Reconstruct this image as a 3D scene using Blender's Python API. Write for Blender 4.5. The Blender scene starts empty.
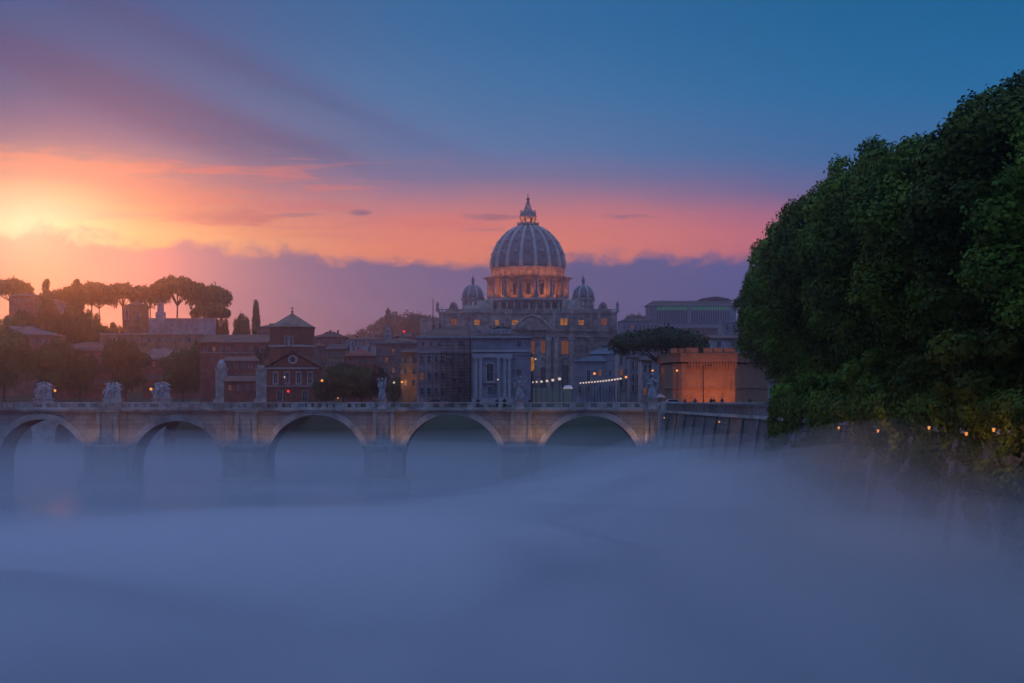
import bpy, math, random
import numpy as np
from mathutils import Vector
random.seed(7); rng = np.random.default_rng(7)
sc = bpy.context.scene
COL = sc.collection
PI = math.pi
F = 1769.0; HY = 400.0; CX = 512.0; CZ = 14.0      # focal length in pixels, horizon row, eye height above the river

def lin(c):
    r = []
    for v in c[:3]:
        v = v/255.0
        r.append(v/12.92 if v <= .04045 else ((v+.055)/1.055)**2.4)
    return (r[0], r[1], r[2], 1.0)

# ------------------------------------------------------------------ camera
cam = bpy.data.cameras.new('camera'); cam.sensor_width = 36; cam.lens = F/1024*36
cam.shift_y = (HY-341.5)/1024; cam.clip_end = 20000; cam.clip_start = .5
co = bpy.data.objects.new('camera', cam); COL.objects.link(co)
co.location = (0, 0, CZ); co.rotation_euler = (PI/2, 0, 0); sc.camera = co

sc.view_settings.view_transform = 'Standard'; sc.view_settings.look = 'None'
sc.view_settings.exposure = 0; sc.view_settings.gamma = 1
cy = sc.cycles
cy.use_denoising = True; cy.use_adaptive_sampling = True; cy.adaptive_threshold = .02
try: cy.denoiser = 'OPENIMAGEDENOISE'
except Exception: pass
cy.max_bounces = 5; cy.diffuse_bounces = 2; cy.glossy_bounces = 2; cy.transmission_bounces = 2
cy.volume_bounces = 4; cy.transparent_max_bounces = 6
cy.sample_clamp_indirect = 2.0; cy.sample_clamp_direct = 6.0
cy.caustics_reflective = False; cy.caustics_refractive = False

# ------------------------------------------------------------------ node helper
class NT:
    def __init__(s, nt): s.nt = nt; nt.nodes.clear()
    def n(s, t, **kw):
        x = s.nt.nodes.new(t)
        for k, v in kw.items(): setattr(x, k, v)
        return x
    def put(s, sock, v):
        if isinstance(v, (int, float)): sock.default_value = v
        elif isinstance(v, (tuple, list)): sock.default_value = v
        else: s.nt.links.new(v, sock)
    def m(s, op, a, b=None, c=None):
        x = s.n('ShaderNodeMath', operation=op); s.put(x.inputs[0], a)
        if b is not None: s.put(x.inputs[1], b)
        if c is not None: s.put(x.inputs[2], c)
        return x.outputs[0]
    def ss(s, v, a, b, lo=0.0, hi=1.0, kind='SMOOTHSTEP'):
        x = s.n('ShaderNodeMapRange', interpolation_type=kind); s.put(x.inputs['Value'], v)
        s.put(x.inputs['From Min'], a); s.put(x.inputs['From Max'], b)
        s.put(x.inputs['To Min'], lo); s.put(x.inputs['To Max'], hi); return x.outputs[0]
    def mix(s, f, a, b, mode='MIX'):
        x = s.n('ShaderNodeMix', data_type='RGBA', blend_type=mode)
        s.put(x.inputs[0], f); s.put(x.inputs[6], a); s.put(x.inputs[7], b); return x.outputs[2]
    def vec(s, a, b, c):
        x = s.n('ShaderNodeCombineXYZ'); s.put(x.inputs[0], a); s.put(x.inputs[1], b); s.put(x.inputs[2], c); return x.outputs[0]
    def noise(s, v, scale, detail=4, rough=.5, dist=0):
        x = s.n('ShaderNodeTexNoise'); 
        if v is not None: s.put(x.inputs['Vector'], v)
        x.inputs['Scale'].default_value = scale; x.inputs['Detail'].default_value = detail
        x.inputs['Roughness'].default_value = rough; x.inputs['Distortion'].default_value = dist
        return x.outputs['Fac']
    def ramp(s, f, stops):
        x = s.n('ShaderNodeValToRGB'); s.put(x.inputs[0], f); e = x.color_ramp.elements
        while len(e) > 1: e.remove(e[0])
        e[0].position = stops[0][0]; e[0].color = stops[0][1]
        for p, c in stops[1:]:
            q = e.new(p); q.color = c
        return x.outputs[0]

# ------------------------------------------------------------------ world: dusk sky, all in true directions (azimuth, slope)
world = bpy.data.worlds.new('World'); sc.world = world; world.use_nodes = True
g = NT(world.node_tree)
tc = g.n('ShaderNodeTexCoord').outputs['Generated']
sp = g.n('ShaderNodeSeparateXYZ'); g.put(sp.inputs[0], tc)
X, Y, Z = sp.outputs
h = g.m('SQRT', g.m('ADD', g.m('MULTIPLY', X, X), g.m('MAXIMUM', g.m('MULTIPLY', Y, Y), 1e-5)))
v = g.m('DIVIDE', Z, h)                    # slope above the horizon
az = g.m('ARCTAN2', X, Y)                  # 0 = west, negative = to the left
def V(py): return (HY-py)/F
def A(px): return math.atan((px-CX)/F)
TOP = .30
def R(stops): return [(max(0, min(1, V(py)/TOP)), lin(c)) for py, c in stops]
wob = g.noise(g.vec(g.m('MULTIPLY', az, 9), g.m('MULTIPLY', v, 30), .3), 1.0, 5, .55)
t = g.m('DIVIDE', g.m('ADD', v, g.m('MULTIPLY', g.m('SUBTRACT', wob, .5), .016)), TOP)
left = g.ramp(t, R([(400, (180, 120, 120)), (262, (214, 160, 116)), (238, (232, 190, 122)), (215, (214, 142, 104)), (192, (196, 112, 106)), (170, (146, 108, 126)), (145, (80, 90, 138)), (105, (34, 80, 138)), (40, (10, 78, 138)), (-60, (4, 76, 136))]))
cen = g.ramp(t, R([(400, (190, 100, 90)), (270, (242, 132, 92)), (245, (243, 130, 100)), (222, (226, 122, 112)), (200, (176, 116, 135)), (178, (112, 108, 152)), (150, (68, 112, 164)), (90, (34, 108, 162)), (30, (10, 100, 156)), (-60, (8, 92, 148))]))
rgt = g.ramp(t, R([(400, (150, 85, 110)), (270, (196, 98, 112)), (235, (204, 104, 122)), (210, (168, 100, 132)), (190, (100, 98, 148)), (160, (50, 104, 158)), (100, (10, 104, 158)), (30, (0, 96, 148)), (-60, (0, 88, 140))]))
s1 = g.mix(g.ss(az, A(60), A(430)), left, cen)
s2 = g.mix(g.ss(az, A(520), A(860)), s1, rgt)
# high diagonal cirrus veils on the left
dn = g.noise(g.vec(g.m('MULTIPLY', az, 6), g.m('MULTIPLY', g.m('ADD', v, g.m('MULTIPLY', az, .36)), 60), 4.0), 1.0, 4, .5, .4)
s3 = s2
for sl, c0, w_, k_ in ((.31, .105, .022, .7), (.41, .1245, .018, .45), (.36, .082, .012, .5)):
    dd = g.m('ABSOLUTE', g.m('SUBTRACT', g.m('ADD', g.m('ADD', v, g.m('MULTIPLY', az, sl)), g.m('MULTIPLY', g.m('SUBTRACT', dn, .5), .022)), c0))
    dm = g.m('MULTIPLY', g.ss(dd, w_, 0.0), g.m('MULTIPLY', g.ss(v, V(195), V(140)), g.ss(az, A(600), A(260))))
    s3 = g.mix(g.m('MULTIPLY', dm, k_), s3, lin((30, 62, 120)))
# low streaks of lit cloud on the left
st = g.noise(g.vec(g.m('MULTIPLY', az, 13), g.m('MULTIPLY', v, 130), 2.0), 1.0, 5, .55, .5)
sm = g.m('MULTIPLY', g.ss(st, .5, .64), g.m('MULTIPLY', g.m('MULTIPLY', g.ss(v, V(248), V(225)), g.ss(v, V(135), V(185))), g.ss(az, A(520), A(200))))
s4 = g.mix(g.m('MULTIPLY', sm, .9), s3, lin((206, 108, 108)))
st2 = g.noise(g.vec(g.m('MULTIPLY', az, 18), g.m('MULTIPLY', v, 170), 8.0), 1.0, 4, .5, .3)
sm2 = g.m('MULTIPLY', g.ss(st2, .6, .7), g.m('MULTIPLY', g.ss(v, V(240), V(222)), g.ss(v, V(190), V(208))))
s4 = g.mix(g.m('MULTIPLY', sm2, .7), s4, lin((150, 100, 125)))
def cloud(base, px, py, rx, ry, col, k, seed, tilt=0.0):
    uu = g.m('SUBTRACT', az, A(px)); vv = g.m('ADD', g.m('SUBTRACT', v, V(py)), g.m('MULTIPLY', uu, tilt))
    nn = g.noise(g.vec(g.m('MULTIPLY', az, 45), g.m('MULTIPLY', v, 190), seed), 1.0, 5, .6, .4)
    a1 = g.m('MULTIPLY', uu, F/rx); b1_ = g.m('MULTIPLY', vv, F/ry)
    d1 = g.m('ADD', g.m('SQRT', g.m('ADD', g.m('MULTIPLY', a1, a1), g.m('MULTIPLY', b1_, b1_))), g.m('MULTIPLY', g.m('SUBTRACT', nn, .5), 2.4))
    return g.mix(g.m('MULTIPLY', g.ss(d1, 1.25, .35), k), base, lin(col))
for a_ in [(225, 219, 52, 8, (176, 92, 106), .85, 1.0), (165, 204, 70, 9, (206, 112, 106), .7, 2.0), (60, 172, 110, 12, (214, 120, 112), .8, 3.0, .06), (20, 196, 80, 10, (222, 130, 108), .7, 4.0),
           (120, 188, 90, 8, (200, 108, 110), .7, 5.0, .08), (361, 213, 12, 4, (118, 84, 120), .9, 6.0), (300, 208, 60, 6, (196, 104, 116), .6, 7.0), (492, 217, 26, 4, (150, 92, 116), .7, 8.0), (440, 222, 60, 7, (224, 108, 104), .5, 9.0), (265, 236, 60, 5, (232, 140, 100), .5, 10.0)]:
    s4 = cloud(s4, *a_)
# glow round the hidden sun
du = g.m('MULTIPLY', g.m('SUBTRACT', az, A(28)), .62); dv = g.m('SUBTRACT', v, V(232))
rr = g.m('SQRT', g.m('ADD', g.m('MULTIPLY', du, du), g.m('MULTIPLY', g.m('MULTIPLY', dv, dv), 1.6)))
gl = g.m('POWER', g.ss(rr, .085, .0, kind='LINEAR'), 2.0)
s5 = g.mix(g.m('MULTIPLY', gl, .75), s4, (1.0, .74, .42, 1))
gl2 = g.m('POWER', g.ss(rr, .042, .0, kind='LINEAR'), 1.6)
s5 = g.mix(g.m('MULTIPLY', gl2, .9), s5, (1.3, 1.02, .66, 1))
# the long cloud bank low over the horizon
bn = g.noise(g.vec(g.m('MULTIPLY', az, 30), g.m('MULTIPLY', v, 40), 1.0), 1.0, 6, .6, .3)
bn2 = g.noise(g.vec(g.m('MULTIPLY', az, 5), g.m('MULTIPLY', v, 6), 7.0), 1.0, 2, .5)
topv = g.m('ADD', g.m('ADD', g.ss(az, A(30), A(330), V(238), V(257), 'LINEAR'), g.m('MULTIPLY', g.m('SUBTRACT', bn, .5), .034)), g.m('MULTIPLY', g.m('SUBTRACT', bn2, .5), .014))
bd = g.m('SUBTRACT', topv, v)
bs = g.noise(g.vec(g.m('MULTIPLY', az, 6), g.m('MULTIPLY', g.m('ADD', v, g.m('MULTIPLY', az, .12)), 75), 3.0), 1.0, 4, .5, .5)
bm = g.ss(g.m('ADD', bd, g.m('MULTIPLY', g.m('SUBTRACT', bs, .5), .008)), -.003, .0065)
bc_c = g.mix(g.ss(bs, .3, .7), lin((54, 74, 130)), lin((84, 92, 150)))
bc_c = g.mix(g.ss(bd, .045, .0), bc_c, lin((64, 80, 140)))
bc_l = g.mix(g.ss(bd, .0, .06), lin((140, 116, 146)), lin((104, 92, 138)))
bc = g.mix(g.ss(az, A(60), A(360)), bc_l, bc_c)
bc = g.mix(g.ss(az, A(480), A(760)), bc, lin((58, 80, 142)))
s6 = g.mix(g.m('MULTIPLY', bm, g.ss(az, A(20), A(110), .55, .98)), s5, bc)
# overhead and the eastern half behind the viewer: plain blue dusk
s7 = g.mix(g.ss(v, .28, 1.3), s6, (.27, .48, .98, 1))
east = g.mix(g.ss(v, .25, 1.3), (.12, .165, .44, 1), (.28, .47, .93, 1))
s8 = g.mix(g.ss(g.m('ABSOLUTE', az), .5, 1.5), s7, east)
s9 = g.mix(g.ss(v, 0.0, -.05), s8, (.03, .03, .06, 1))
# a trace of the physical twilight sky
sky = g.n('ShaderNodeTexSky', sky_type='NISHITA'); sky.sun_disc = False
sky.sun_elevation = math.radians(4.5); sky.sun_rotation = A(40)
b1 = g.n('ShaderNodeBackground'); g.put(b1.inputs[0], s9); b1.inputs[1].default_value = 1.0
b2 = g.n('ShaderNodeBackground'); g.put(b2.inputs[0], sky.outputs[0]); b2.inputs[1].default_value = .003
ad = g.n('ShaderNodeAddShader'); g.put(ad.inputs[0], b1.outputs[0]); g.put(ad.inputs[1], b2.outputs[0])
wo = g.n('ShaderNodeOutputWorld'); g.put(wo.inputs[0], ad.outputs[0])
world.cycles.sampling_method = 'AUTOMATIC'

# the sun, just above the hill at the left, seen through cloud
sun = bpy.data.lights.new('sun', 'SUN'); sun.energy = .13; sun.angle = math.radians(4); sun.color = (1.0, .2, .022)
so = bpy.data.objects.new('sun', sun); COL.objects.link(so)
_d = Vector((math.sin(A(75)), math.cos(A(75)), V(268)))
so.rotation_euler = _d.to_track_quat('Z', 'Y').to_euler(); so.location = (-300, 1200, 300)

# ------------------------------------------------------------------ materials
MATS = {}
def mat(name, col, rough=.85, var=.25, scale=1.5, spec=.3, bump=0, metal=0, col2=None, objvar=0):
    if name in MATS: return MATS[name]
    m = bpy.data.materials.new(name); m.use_nodes = True; q = NT(m.node_tree)
    b = q.n('ShaderNodeBsdfPrincipled'); o = q.n('ShaderNodeOutputMaterial'); q.put(o.inputs[0], b.outputs[0])
    tcn = q.n('ShaderNodeTexCoord').outputs['Object']
    n1 = q.noise(tcn, scale, 6, .6); n2 = q.noise(tcn, scale*.13, 3, .5)
    f = q.m('ADD', q.m('MULTIPLY', n1, .6), q.m('MULTIPLY', n2, .4))
    c = tuple(col[:3]); d = col2 or tuple(x*(1-var*1.6) for x in c); l = tuple(min(1, x*(1+var)) for x in c) if not col2 else c
    cc = q.mix(q.ss(f, .35, .65), d+(1,), l+(1,))
    if objvar:
        oi = q.n('ShaderNodeObjectInfo').outputs['Random']
        hs = q.n('ShaderNodeHueSaturation'); q.put(hs.inputs['Value'], q.ss(oi, 0, 1, 1-objvar, 1+objvar, 'LINEAR'))
        q.put(hs.inputs['Hue'], q.ss(oi, 0, 1, .5-.03*objvar, .5+.03*objvar, 'LINEAR')); q.put(hs.inputs['Color'], cc); cc = hs.outputs[0]
    q.put(b.inputs['Base Color'], cc); b.inputs['Roughness'].default_value = rough
    b.inputs['Specular IOR Level'].default_value = spec; b.inputs['Metallic'].default_value = metal
    if bump:
        bp = q.n('ShaderNodeBump'); bp.inputs['Strength'].default_value = bump; bp.inputs['Distance'].default_value = .1
        q.put(bp.inputs['Height'], n1); q.put(b.inputs['Normal'], bp.outputs[0])
    MATS[name] = m; return m
def brick(name, c1, c2, mortar, scale, w=.5, hh=.25):
    m = bpy.data.materials.new(name); m.use_nodes = True; q = NT(m.node_tree)
    b = q.n('ShaderNodeBsdfPrincipled'); o = q.n('ShaderNodeOutputMaterial'); q.put(o.inputs[0], b.outputs[0])
    tcn = q.n('ShaderNodeTexCoord').outputs['Object']; mp_ = q.n('ShaderNodeMapping'); q.put(mp_.inputs[0], tcn); mp_.inputs['Scale'].default_value = (1, 1, .12)
    stn = q.ss(q.noise(mp_.outputs[0], 1.1, 5, .65), .52, .72, 0, .6); s_ = q.n('ShaderNodeSeparateXYZ'); q.put(s_.inputs[0], tcn)
    vv = q.vec(q.m('ADD', s_.outputs[0], s_.outputs[1]), s_.outputs[2], 0)
    bt = q.n('ShaderNodeTexBrick'); q.put(bt.inputs['Vector'], vv); bt.inputs['Scale'].default_value = scale
    bt.inputs['Color1'].default_value = c1+(1,); bt.inputs['Color2'].default_value = c2+(1,); bt.inputs['Mortar'].default_value = mortar+(1,)
    bt.inputs['Brick Width'].default_value = w; bt.inputs['Row Height'].default_value = hh; bt.inputs['Mortar Size'].default_value = .012
    n1 = q.noise(tcn, .6, 6, .65)
    mx = q.mix(q.ss(n1, .35, .7, 0, .55), bt.outputs[0], tuple(x*.45 for x in c1)+(1,))
    mx = q.mix(stn, mx, tuple(x*.3 for x in c1)+(1,)); q.put(b.inputs['Base Color'], mx); b.inputs['Roughness'].default_value = .9
    bp = q.n('ShaderNodeBump'); bp.inputs['Strength'].default_value = .5; bp.inputs['Distance'].default_value = .05
    q.put(bp.inputs['Height'], bt.outputs['Fac']); bp.invert = True; q.put(b.inputs['Normal'], bp.outputs[0])
    MATS[name] = m; return m
def emis(name, col, st):
    if name in MATS: return MATS[name]
    m = bpy.data.materials.new(name); m.use_nodes = True; q = NT(m.node_tree)
    e = q.n('ShaderNodeEmission'); q.put(e.inputs[0], tuple(col)+(1,)); e.inputs[1].default_value = st
    o = q.n('ShaderNodeOutputMaterial'); q.put(o.inputs[0], e.outputs[0]); MATS[name] = m; return m
def litwin(name, col, st):       # a lit window: glow uneven behind curtains
    m = bpy.data.materials.new(name); m.use_nodes = True; q = NT(m.node_tree)
    n = q.noise(q.n('ShaderNodeTexCoord').outputs['Object'], .9, 3, .5)
    e = q.n('ShaderNodeEmission'); q.put(e.inputs[0], tuple(col)+(1,)); q.put(e.inputs[1], q.ss(n, .3, .7, st*.5, st*1.3))
    o = q.n('ShaderNodeOutputMaterial'); q.put(o.inputs[0], e.outputs[0]); MATS[name] = m; return m

trav = mat('travertine', (.38, .36, .33), var=.3, scale=.5)
trav_b = brick('bridge_stone', (.36, .34, .31), (.28, .27, .26), (.13, .12, .12), .62, .9, .45)
trav_far = mat('basilica_stone', (.33, .30, .27), var=.45, scale=.3)
lead = mat('lead_roof', (.13, .155, .18), rough=.6, var=.3, scale=.2)
marble = mat('marble', (.34, .34, .36), var=.35, scale=2.5, bump=.6)
bronze = mat('bronze', (.03, .045, .04), rough=.5, metal=.6)
brickred = brick('red_brick', (.26, .085, .05), (.20, .065, .045), (.14, .09, .08), .8, .6, .25)
bastion_m = brick('bastion_brick', (.36, .19, .10), (.28, .15, .09), (.2, .13, .1), 1.3, .6, .25)
plaster_p = mat('pink_plaster', (.30, .15, .12), var=.3, scale=.4)
plaster_r = mat('red_plaster', (.28, .09, .07), var=.3, scale=.4)
plaster_o = mat('ochre_plaster', (.32, .2, .11), var=.3, scale=.4)
plaster_w = mat('pale_plaster', (.36, .34, .35), var=.25, scale=.4)
plaster_g = mat('grey_plaster', (.24, .24, .28), var=.25, scale=.4)
roof_t = mat('roof_tile', (.17, .085, .065), var=.4, scale=2.0, bump=.6)
roof_d = mat('dark_roof_tile', (.10, .06, .055), var=.4, scale=2.0, bump=.6)
glass = mat('window_glass', (.012, .014, .022), rough=.25, spec=.6, var=.2)
frame_w = mat('window_surround', (.36, .35, .36), var=.15)
shutter = mat('shutter', (.05, .06, .05), var=.2)
iron = mat('dark_iron', (.018, .018, .02), rough=.5, metal=.3)
asphalt = mat('asphalt', (.05, .05, .052), var=.3, scale=1)
paving = mat('paving_stone', (.16, .15, .14), var=.3, scale=1.2)
leaf = mat('leaf_green', (.16, .225, .022), col2=(.04, .075, .009), scale=.22, rough=.7, spec=.12, objvar=.5)
leaf_far = mat('leaf_far_green', (.10, .14, .025), col2=(.035, .055, .014), scale=.3, rough=.7, objvar=.3)
leaf_pine = mat('pine_needles', (.045, .085, .025), col2=(.018, .036, .012), scale=.5, rough=.7, objvar=.2)
leaf_red = mat('plum_leaf', (.055, .02, .022), col2=(.02, .01, .012), scale=.5, rough=.7)
bark = mat('bark', (.09, .07, .055), var=.45, scale=4, bump=.8)
ground_m = mat('ground_earth', (.05, .055, .03), var=.4, scale=.06, col2=(.03, .035, .018))
orange_glow = emis('sodium_lamp_glow', (1, .33, .06), 1.5)
amber_dim = emis('amber_wall_glow', (1, .36, .09), .9)
white_glow = emis('white_lamp_glow', (1, .78, .66), .75)
red_glow = emis('red_signal_glow', (1, .03, .04), 1.4)
win_lit = litwin('lit_window_glow', (1, .34, .03), .36)
win_dim = litwin('dim_window_glow', (1, .30, .06), .16)
win_green = litwin('green_window_glow', (.08, .55, .36), .16)

# ------------------------------------------------------------------ mesh builder (world coordinates, moved to the owner's origin)
def XW(px, D): return (px-CX)*D/F
def ZW(py, D): return CZ+(HY-py)*D/F
class MB:
    def __init__(s): s.v = []; s.f = []
    def add(s, vs, fs):
        b = len(s.v); s.v += [tuple(p) for p in vs]; s.f += [tuple(i+b for i in q) for q in fs]; return s
    def box(s, x0, x1, y0, y1, z0, z1):
        return s.add([(x0, y0, z0), (x1, y0, z0), (x1, y1, z0), (x0, y1, z0), (x0, y0, z1), (x1, y0, z1), (x1, y1, z1), (x0, y1, z1)],
                     [(0, 3, 2, 1), (4, 5, 6, 7), (0, 1, 5, 4), (1, 2, 6, 5), (2, 3, 7, 6), (3, 0, 4, 7)])
    def pb(s, px0, px1, pt, pb, D, dep, off=0):      # front face at distance D-off
        k = D/F
        return s.box((px0-CX)*k, (px1-CX)*k, D-off, D-off+dep, CZ+(HY-pb)*k, CZ+(HY-pt)*k)
    def prism(s, poly, y0, y1):                       # poly of (x,z), extruded along y
        n = len(poly); vs = [(x, y0, z) for x, z in poly]+[(x, y1, z) for x, z in poly]
        return s.add(vs, [tuple(range(n)), tuple(range(2*n-1, n-1, -1))]+[(i, i+n, (i+1) % n+n, (i+1) % n) for i in range(n)])
    def hprism(s, poly, z0, z1):                      # poly of (x,y), extruded along z
        n = len(poly); vs = [(x, y, z0) for x, y in poly]+[(x, y, z1) for x, y in poly]
        return s.add(vs, [tuple(range(n-1, -1, -1)), tuple(range(n, 2*n))]+[(i, (i+1) % n, (i+1) % n+n, i+n) for i in range(n)])
    def lathe(s, cx, cy_, prof, n=24, ph=0):
        vs = []; fs = []
        for r, z in prof:
            for i in range(n):
                a = 2*PI*i/n+ph; vs.append((cx+r*math.sin(a), cy_-r*math.cos(a), z))
        for j in range(len(prof)-1):
            for i in range(n):
                a = j*n+i; b = j*n+(i+1) % n; fs.append((a, b, b+n, a+n))
        fs.append(tuple(range(n-1, -1, -1))); k = (len(prof)-1)*n; fs.append(tuple(range(k, k+n)))
        return s.add(vs, fs)
    def tube(s, pts, rad, n=7):
        pts = [Vector(p) for p in pts]; vs = []; fs = []
        if not isinstance(rad, (list, tuple)): rad = [rad]*len(pts)
        for i, p in enumerate(pts):
            d = (pts[min(i+1, len(pts)-1)]-pts[max(i-1, 0)]).normalized()
            u = d.cross(Vector((0, 1, 0)) if abs(d.y) < .9 else Vector((1, 0, 0))).normalized(); w = d.cross(u)
            for k in range(n):
                a = 2*PI*k/n; vs.append(tuple(p+u*(math.cos(a)*rad[i])+w*(math.sin(a)*rad[i])))
        for j in range(len(pts)-1):
            for k in range(n):
                a = j*n+k; b = j*n+(k+1) % n; fs.append((a, b, b+n, a+n))
        fs.append(tuple(range(n-1, -1, -1))); q = (len(pts)-1)*n; fs.append(tuple(range(q, q+n)))
        return s.add(vs, fs)
    def ball(s, c, r, sx=1, sy=1, sz=1, n=10):
        prof = [(max(.001, r*math.sin(PI*j/8)), -r*math.cos(PI*j/8)) for j in range(9)]
        vs = []; fs = []
        for rr_, zz in prof:
            for i in range(n):
                a = 2*PI*i/n; vs.append((c[0]+rr_*math.sin(a)*sx, c[1]-rr_*math.cos(a)*sy, c[2]+zz*sz))
        for j in range(8):
            for i in range(n):
                a = j*n+i; b = j*n+(i+1) % n; fs.append((a, b, b+n, a+n))
        fs.append(tuple(range(n-1, -1, -1))); fs.append(tuple(range(8*n, 9*n)))
        return s.add(vs, fs)
    def build(s, name, m, parent=None, smooth=False, remesh=0, **kw):
        me = bpy.data.meshes.new(name); o0 = (0, 0, 0)
        if parent is not None:
            o0 = parent['_o'] if '_o' in parent else (0, 0, 0)
        me.from_pydata([(x-o0[0], y-o0[1], z-o0[2]) for x, y, z in s.v], [], s.f)
        if smooth: me.polygons.foreach_set('use_smooth', [True]*len(me.polygons))
        me.materials.append(m); o = bpy.data.objects.new(name, me); COL.objects.link(o)
        if parent is not None: o.parent = parent; o['_o'] = o0
        if remesh:
            md = o.modifiers.new('remesh', 'REMESH'); md.mode = 'VOXEL'; md.voxel_size = remesh; md.use_smooth_shade = True
        for k, val in kw.items(): o[k] = val
        return o
def thing(name, label, cat, loc, group=None):
    o = bpy.data.objects.new(name, None); COL.objects.link(o); o.location = loc; o['_o'] = tuple(loc)
    o['label'] = label; o['category'] = cat
    if group: o['group'] = group
    o.empty_display_size = .5
    return o
def copy_tree(o, parent=None):
    c = o.copy(); COL.objects.link(c)
    if parent is not None: c.parent = parent
    for ch in list(o.children): copy_tree(ch, c)
    return c
def place(o, loc, label=None, rz=0, s=1, group=None):
    o.location = loc; o.rotation_euler = (0, 0, rz)
    o.scale = (s, s, s) if isinstance(s, (int, float)) else s
    if label: o['label'] = label
    if group: o['group'] = group
    return o
def lamp(parent, loc, power, col, size=.15, kind='POINT', name='lamp_light', aim=None, ang=100):
    L = bpy.data.lights.new(name, kind); L.energy = power; L.color = col; L.shadow_soft_size = size
    if kind == 'SPOT': L.spot_size = math.radians(ang); L.spot_blend = .8
    o = bpy.data.objects.new(name, L); COL.objects.link(o); o.parent = parent
    oo = parent['_o']; o.location = (loc[0]-oo[0], loc[1]-oo[1], loc[2]-oo[2])
    if aim is not None: o.rotation_euler = (-(Vector(aim)-Vector(loc))).to_track_quat('Z', 'Y').to_euler()
    return o

# ------------------------------------------------------------------ terrain: banks, town ground, hills
RB = [(27.5, -150), (27, 60), (26, 99), (22.6, 280), (22.4, 292), (10, 345), (-18, 385), (-60, 470), (-88, 560), (-110, 640), (-260, 668), (-900, 720)]
LB = [(-105, -150), (-120, 300), (-190, 400), (-900, 480)]
def seg_side(P, poly):
    best = np.full(len(P), 1e9); side = np.zeros(len(P))
    for (ax, ay), (bx, by) in zip(poly[:-1], poly[1:]):
        d = np.array([bx-ax, by-ay]); L = (d**2).sum(); w = P-np.array([ax, ay])
        tt = np.clip((w@d)/L, 0, 1); q = w-tt[:, None]*d; r = np.sqrt((q**2).sum(1))
        c = d[0]*w[:, 1]-d[1]*w[:, 0]
        u = r < best-1e-6; best[u] = r[u]; side[u] = np.sign(c[u])
    return best*side
def sstep(x, a, b):
    t_ = np.clip((x-a)/(b-a), 0, 1); return t_*t_*(3-2*t_)
def gauss(x, y, cx, cy_, sx, sy): return np.exp(-((x-cx)/sx)**2-((y-cy_)/sy)**2)
def land(x, y):
    x = np.asarray(x, float); y = np.asarray(y, float)
    z = 12.7+8*sstep(y, 620, 1100)
    z = z+30*gauss(x, y, -275, 990, 150, 170)+5*gauss(x, y, -200, 1120, 80, 120)
    z = z+54*gauss(x, y, -98, 1720, 75, 170)+26*gauss(x, y, -300, 1800, 300, 200)
    z = z+34*gauss(x, y, 130, 1800, 120, 200)
    return z
def hgt(x, y):
    x = np.atleast_1d(np.asarray(x, float)); y = np.atleast_1d(np.asarray(y, float)); P = np.stack([x, y], 1)
    r = -seg_side(P, RB); l = seg_side(P, LB)      # >0 on land
    inner = np.maximum(r, l)
    far = sstep(y, 292, 330)
    w = 5+far*9
    tt = np.clip((inner-1.0)/w, 0, 1)
    return -2.2+(land(x, y)+2.2)*tt
def gz(x, y): return float(land(x, y))
xs = np.concatenate([np.linspace(-6000, -700, 8), np.linspace(-600, -160, 30), np.linspace(-155, 90, 66), np.linspace(100, 500, 24), np.linspace(700, 6000, 8)])
ys = np.concatenate([np.linspace(-150, 280, 48), np.linspace(288, 480, 44), np.linspace(490, 900, 50), np.linspace(915, 2400, 70), np.linspace(2600, 9000, 8)])
GX, GY = np.meshgrid(xs, ys); gxf = GX.ravel(); gyf = GY.ravel(); zz = hgt(gxf, gyf)
nx, ny = len(xs), len(ys)
gm = MB(); gm.v = list(zip(gxf.tolist(), gyf.tolist(), zz.tolist()))
gm.f = [(j*nx+i, j*nx+i+1, (j+1)*nx+i+1, (j+1)*nx+i) for j in range(ny-1) for i in range(nx-1)]
gm.build('ground', ground_m, smooth=True, kind='structure')
# water
wm = bpy.data.materials.new('river_water'); wm.use_nodes = True; q = NT(wm.node_tree)
b = q.n('ShaderNodeBsdfPrincipled'); o_ = q.n('ShaderNodeOutputMaterial'); q.put(o_.inputs[0], b.outputs[0])
b.inputs['Base Color'].default_value = (.02, .03, .045, 1); b.inputs['Roughness'].default_value = .12; b.inputs['IOR'].default_value = 1.33
tcn = q.n('ShaderNodeTexCoord').outputs['Object']; mp = q.n('ShaderNodeMapping'); q.put(mp.inputs[0], tcn); mp.inputs['Scale'].default_value = (.5, 1.2, 1)
bp = q.n('ShaderNodeBump'); bp.inputs['Strength'].default_value = .35; bp.inputs['Distance'].default_value = .25
q.put(bp.inputs['Height'], q.noise(mp.outputs[0], .8, 5, .6)); q.put(b.inputs['Normal'], bp.outputs[0])
MB().add([(-900, -150, 0), (40, -150, 0), (40, 730, 0), (-900, 730, 0)], [(0, 1, 2, 3)]).build('river', wm, kind='structure')

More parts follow.
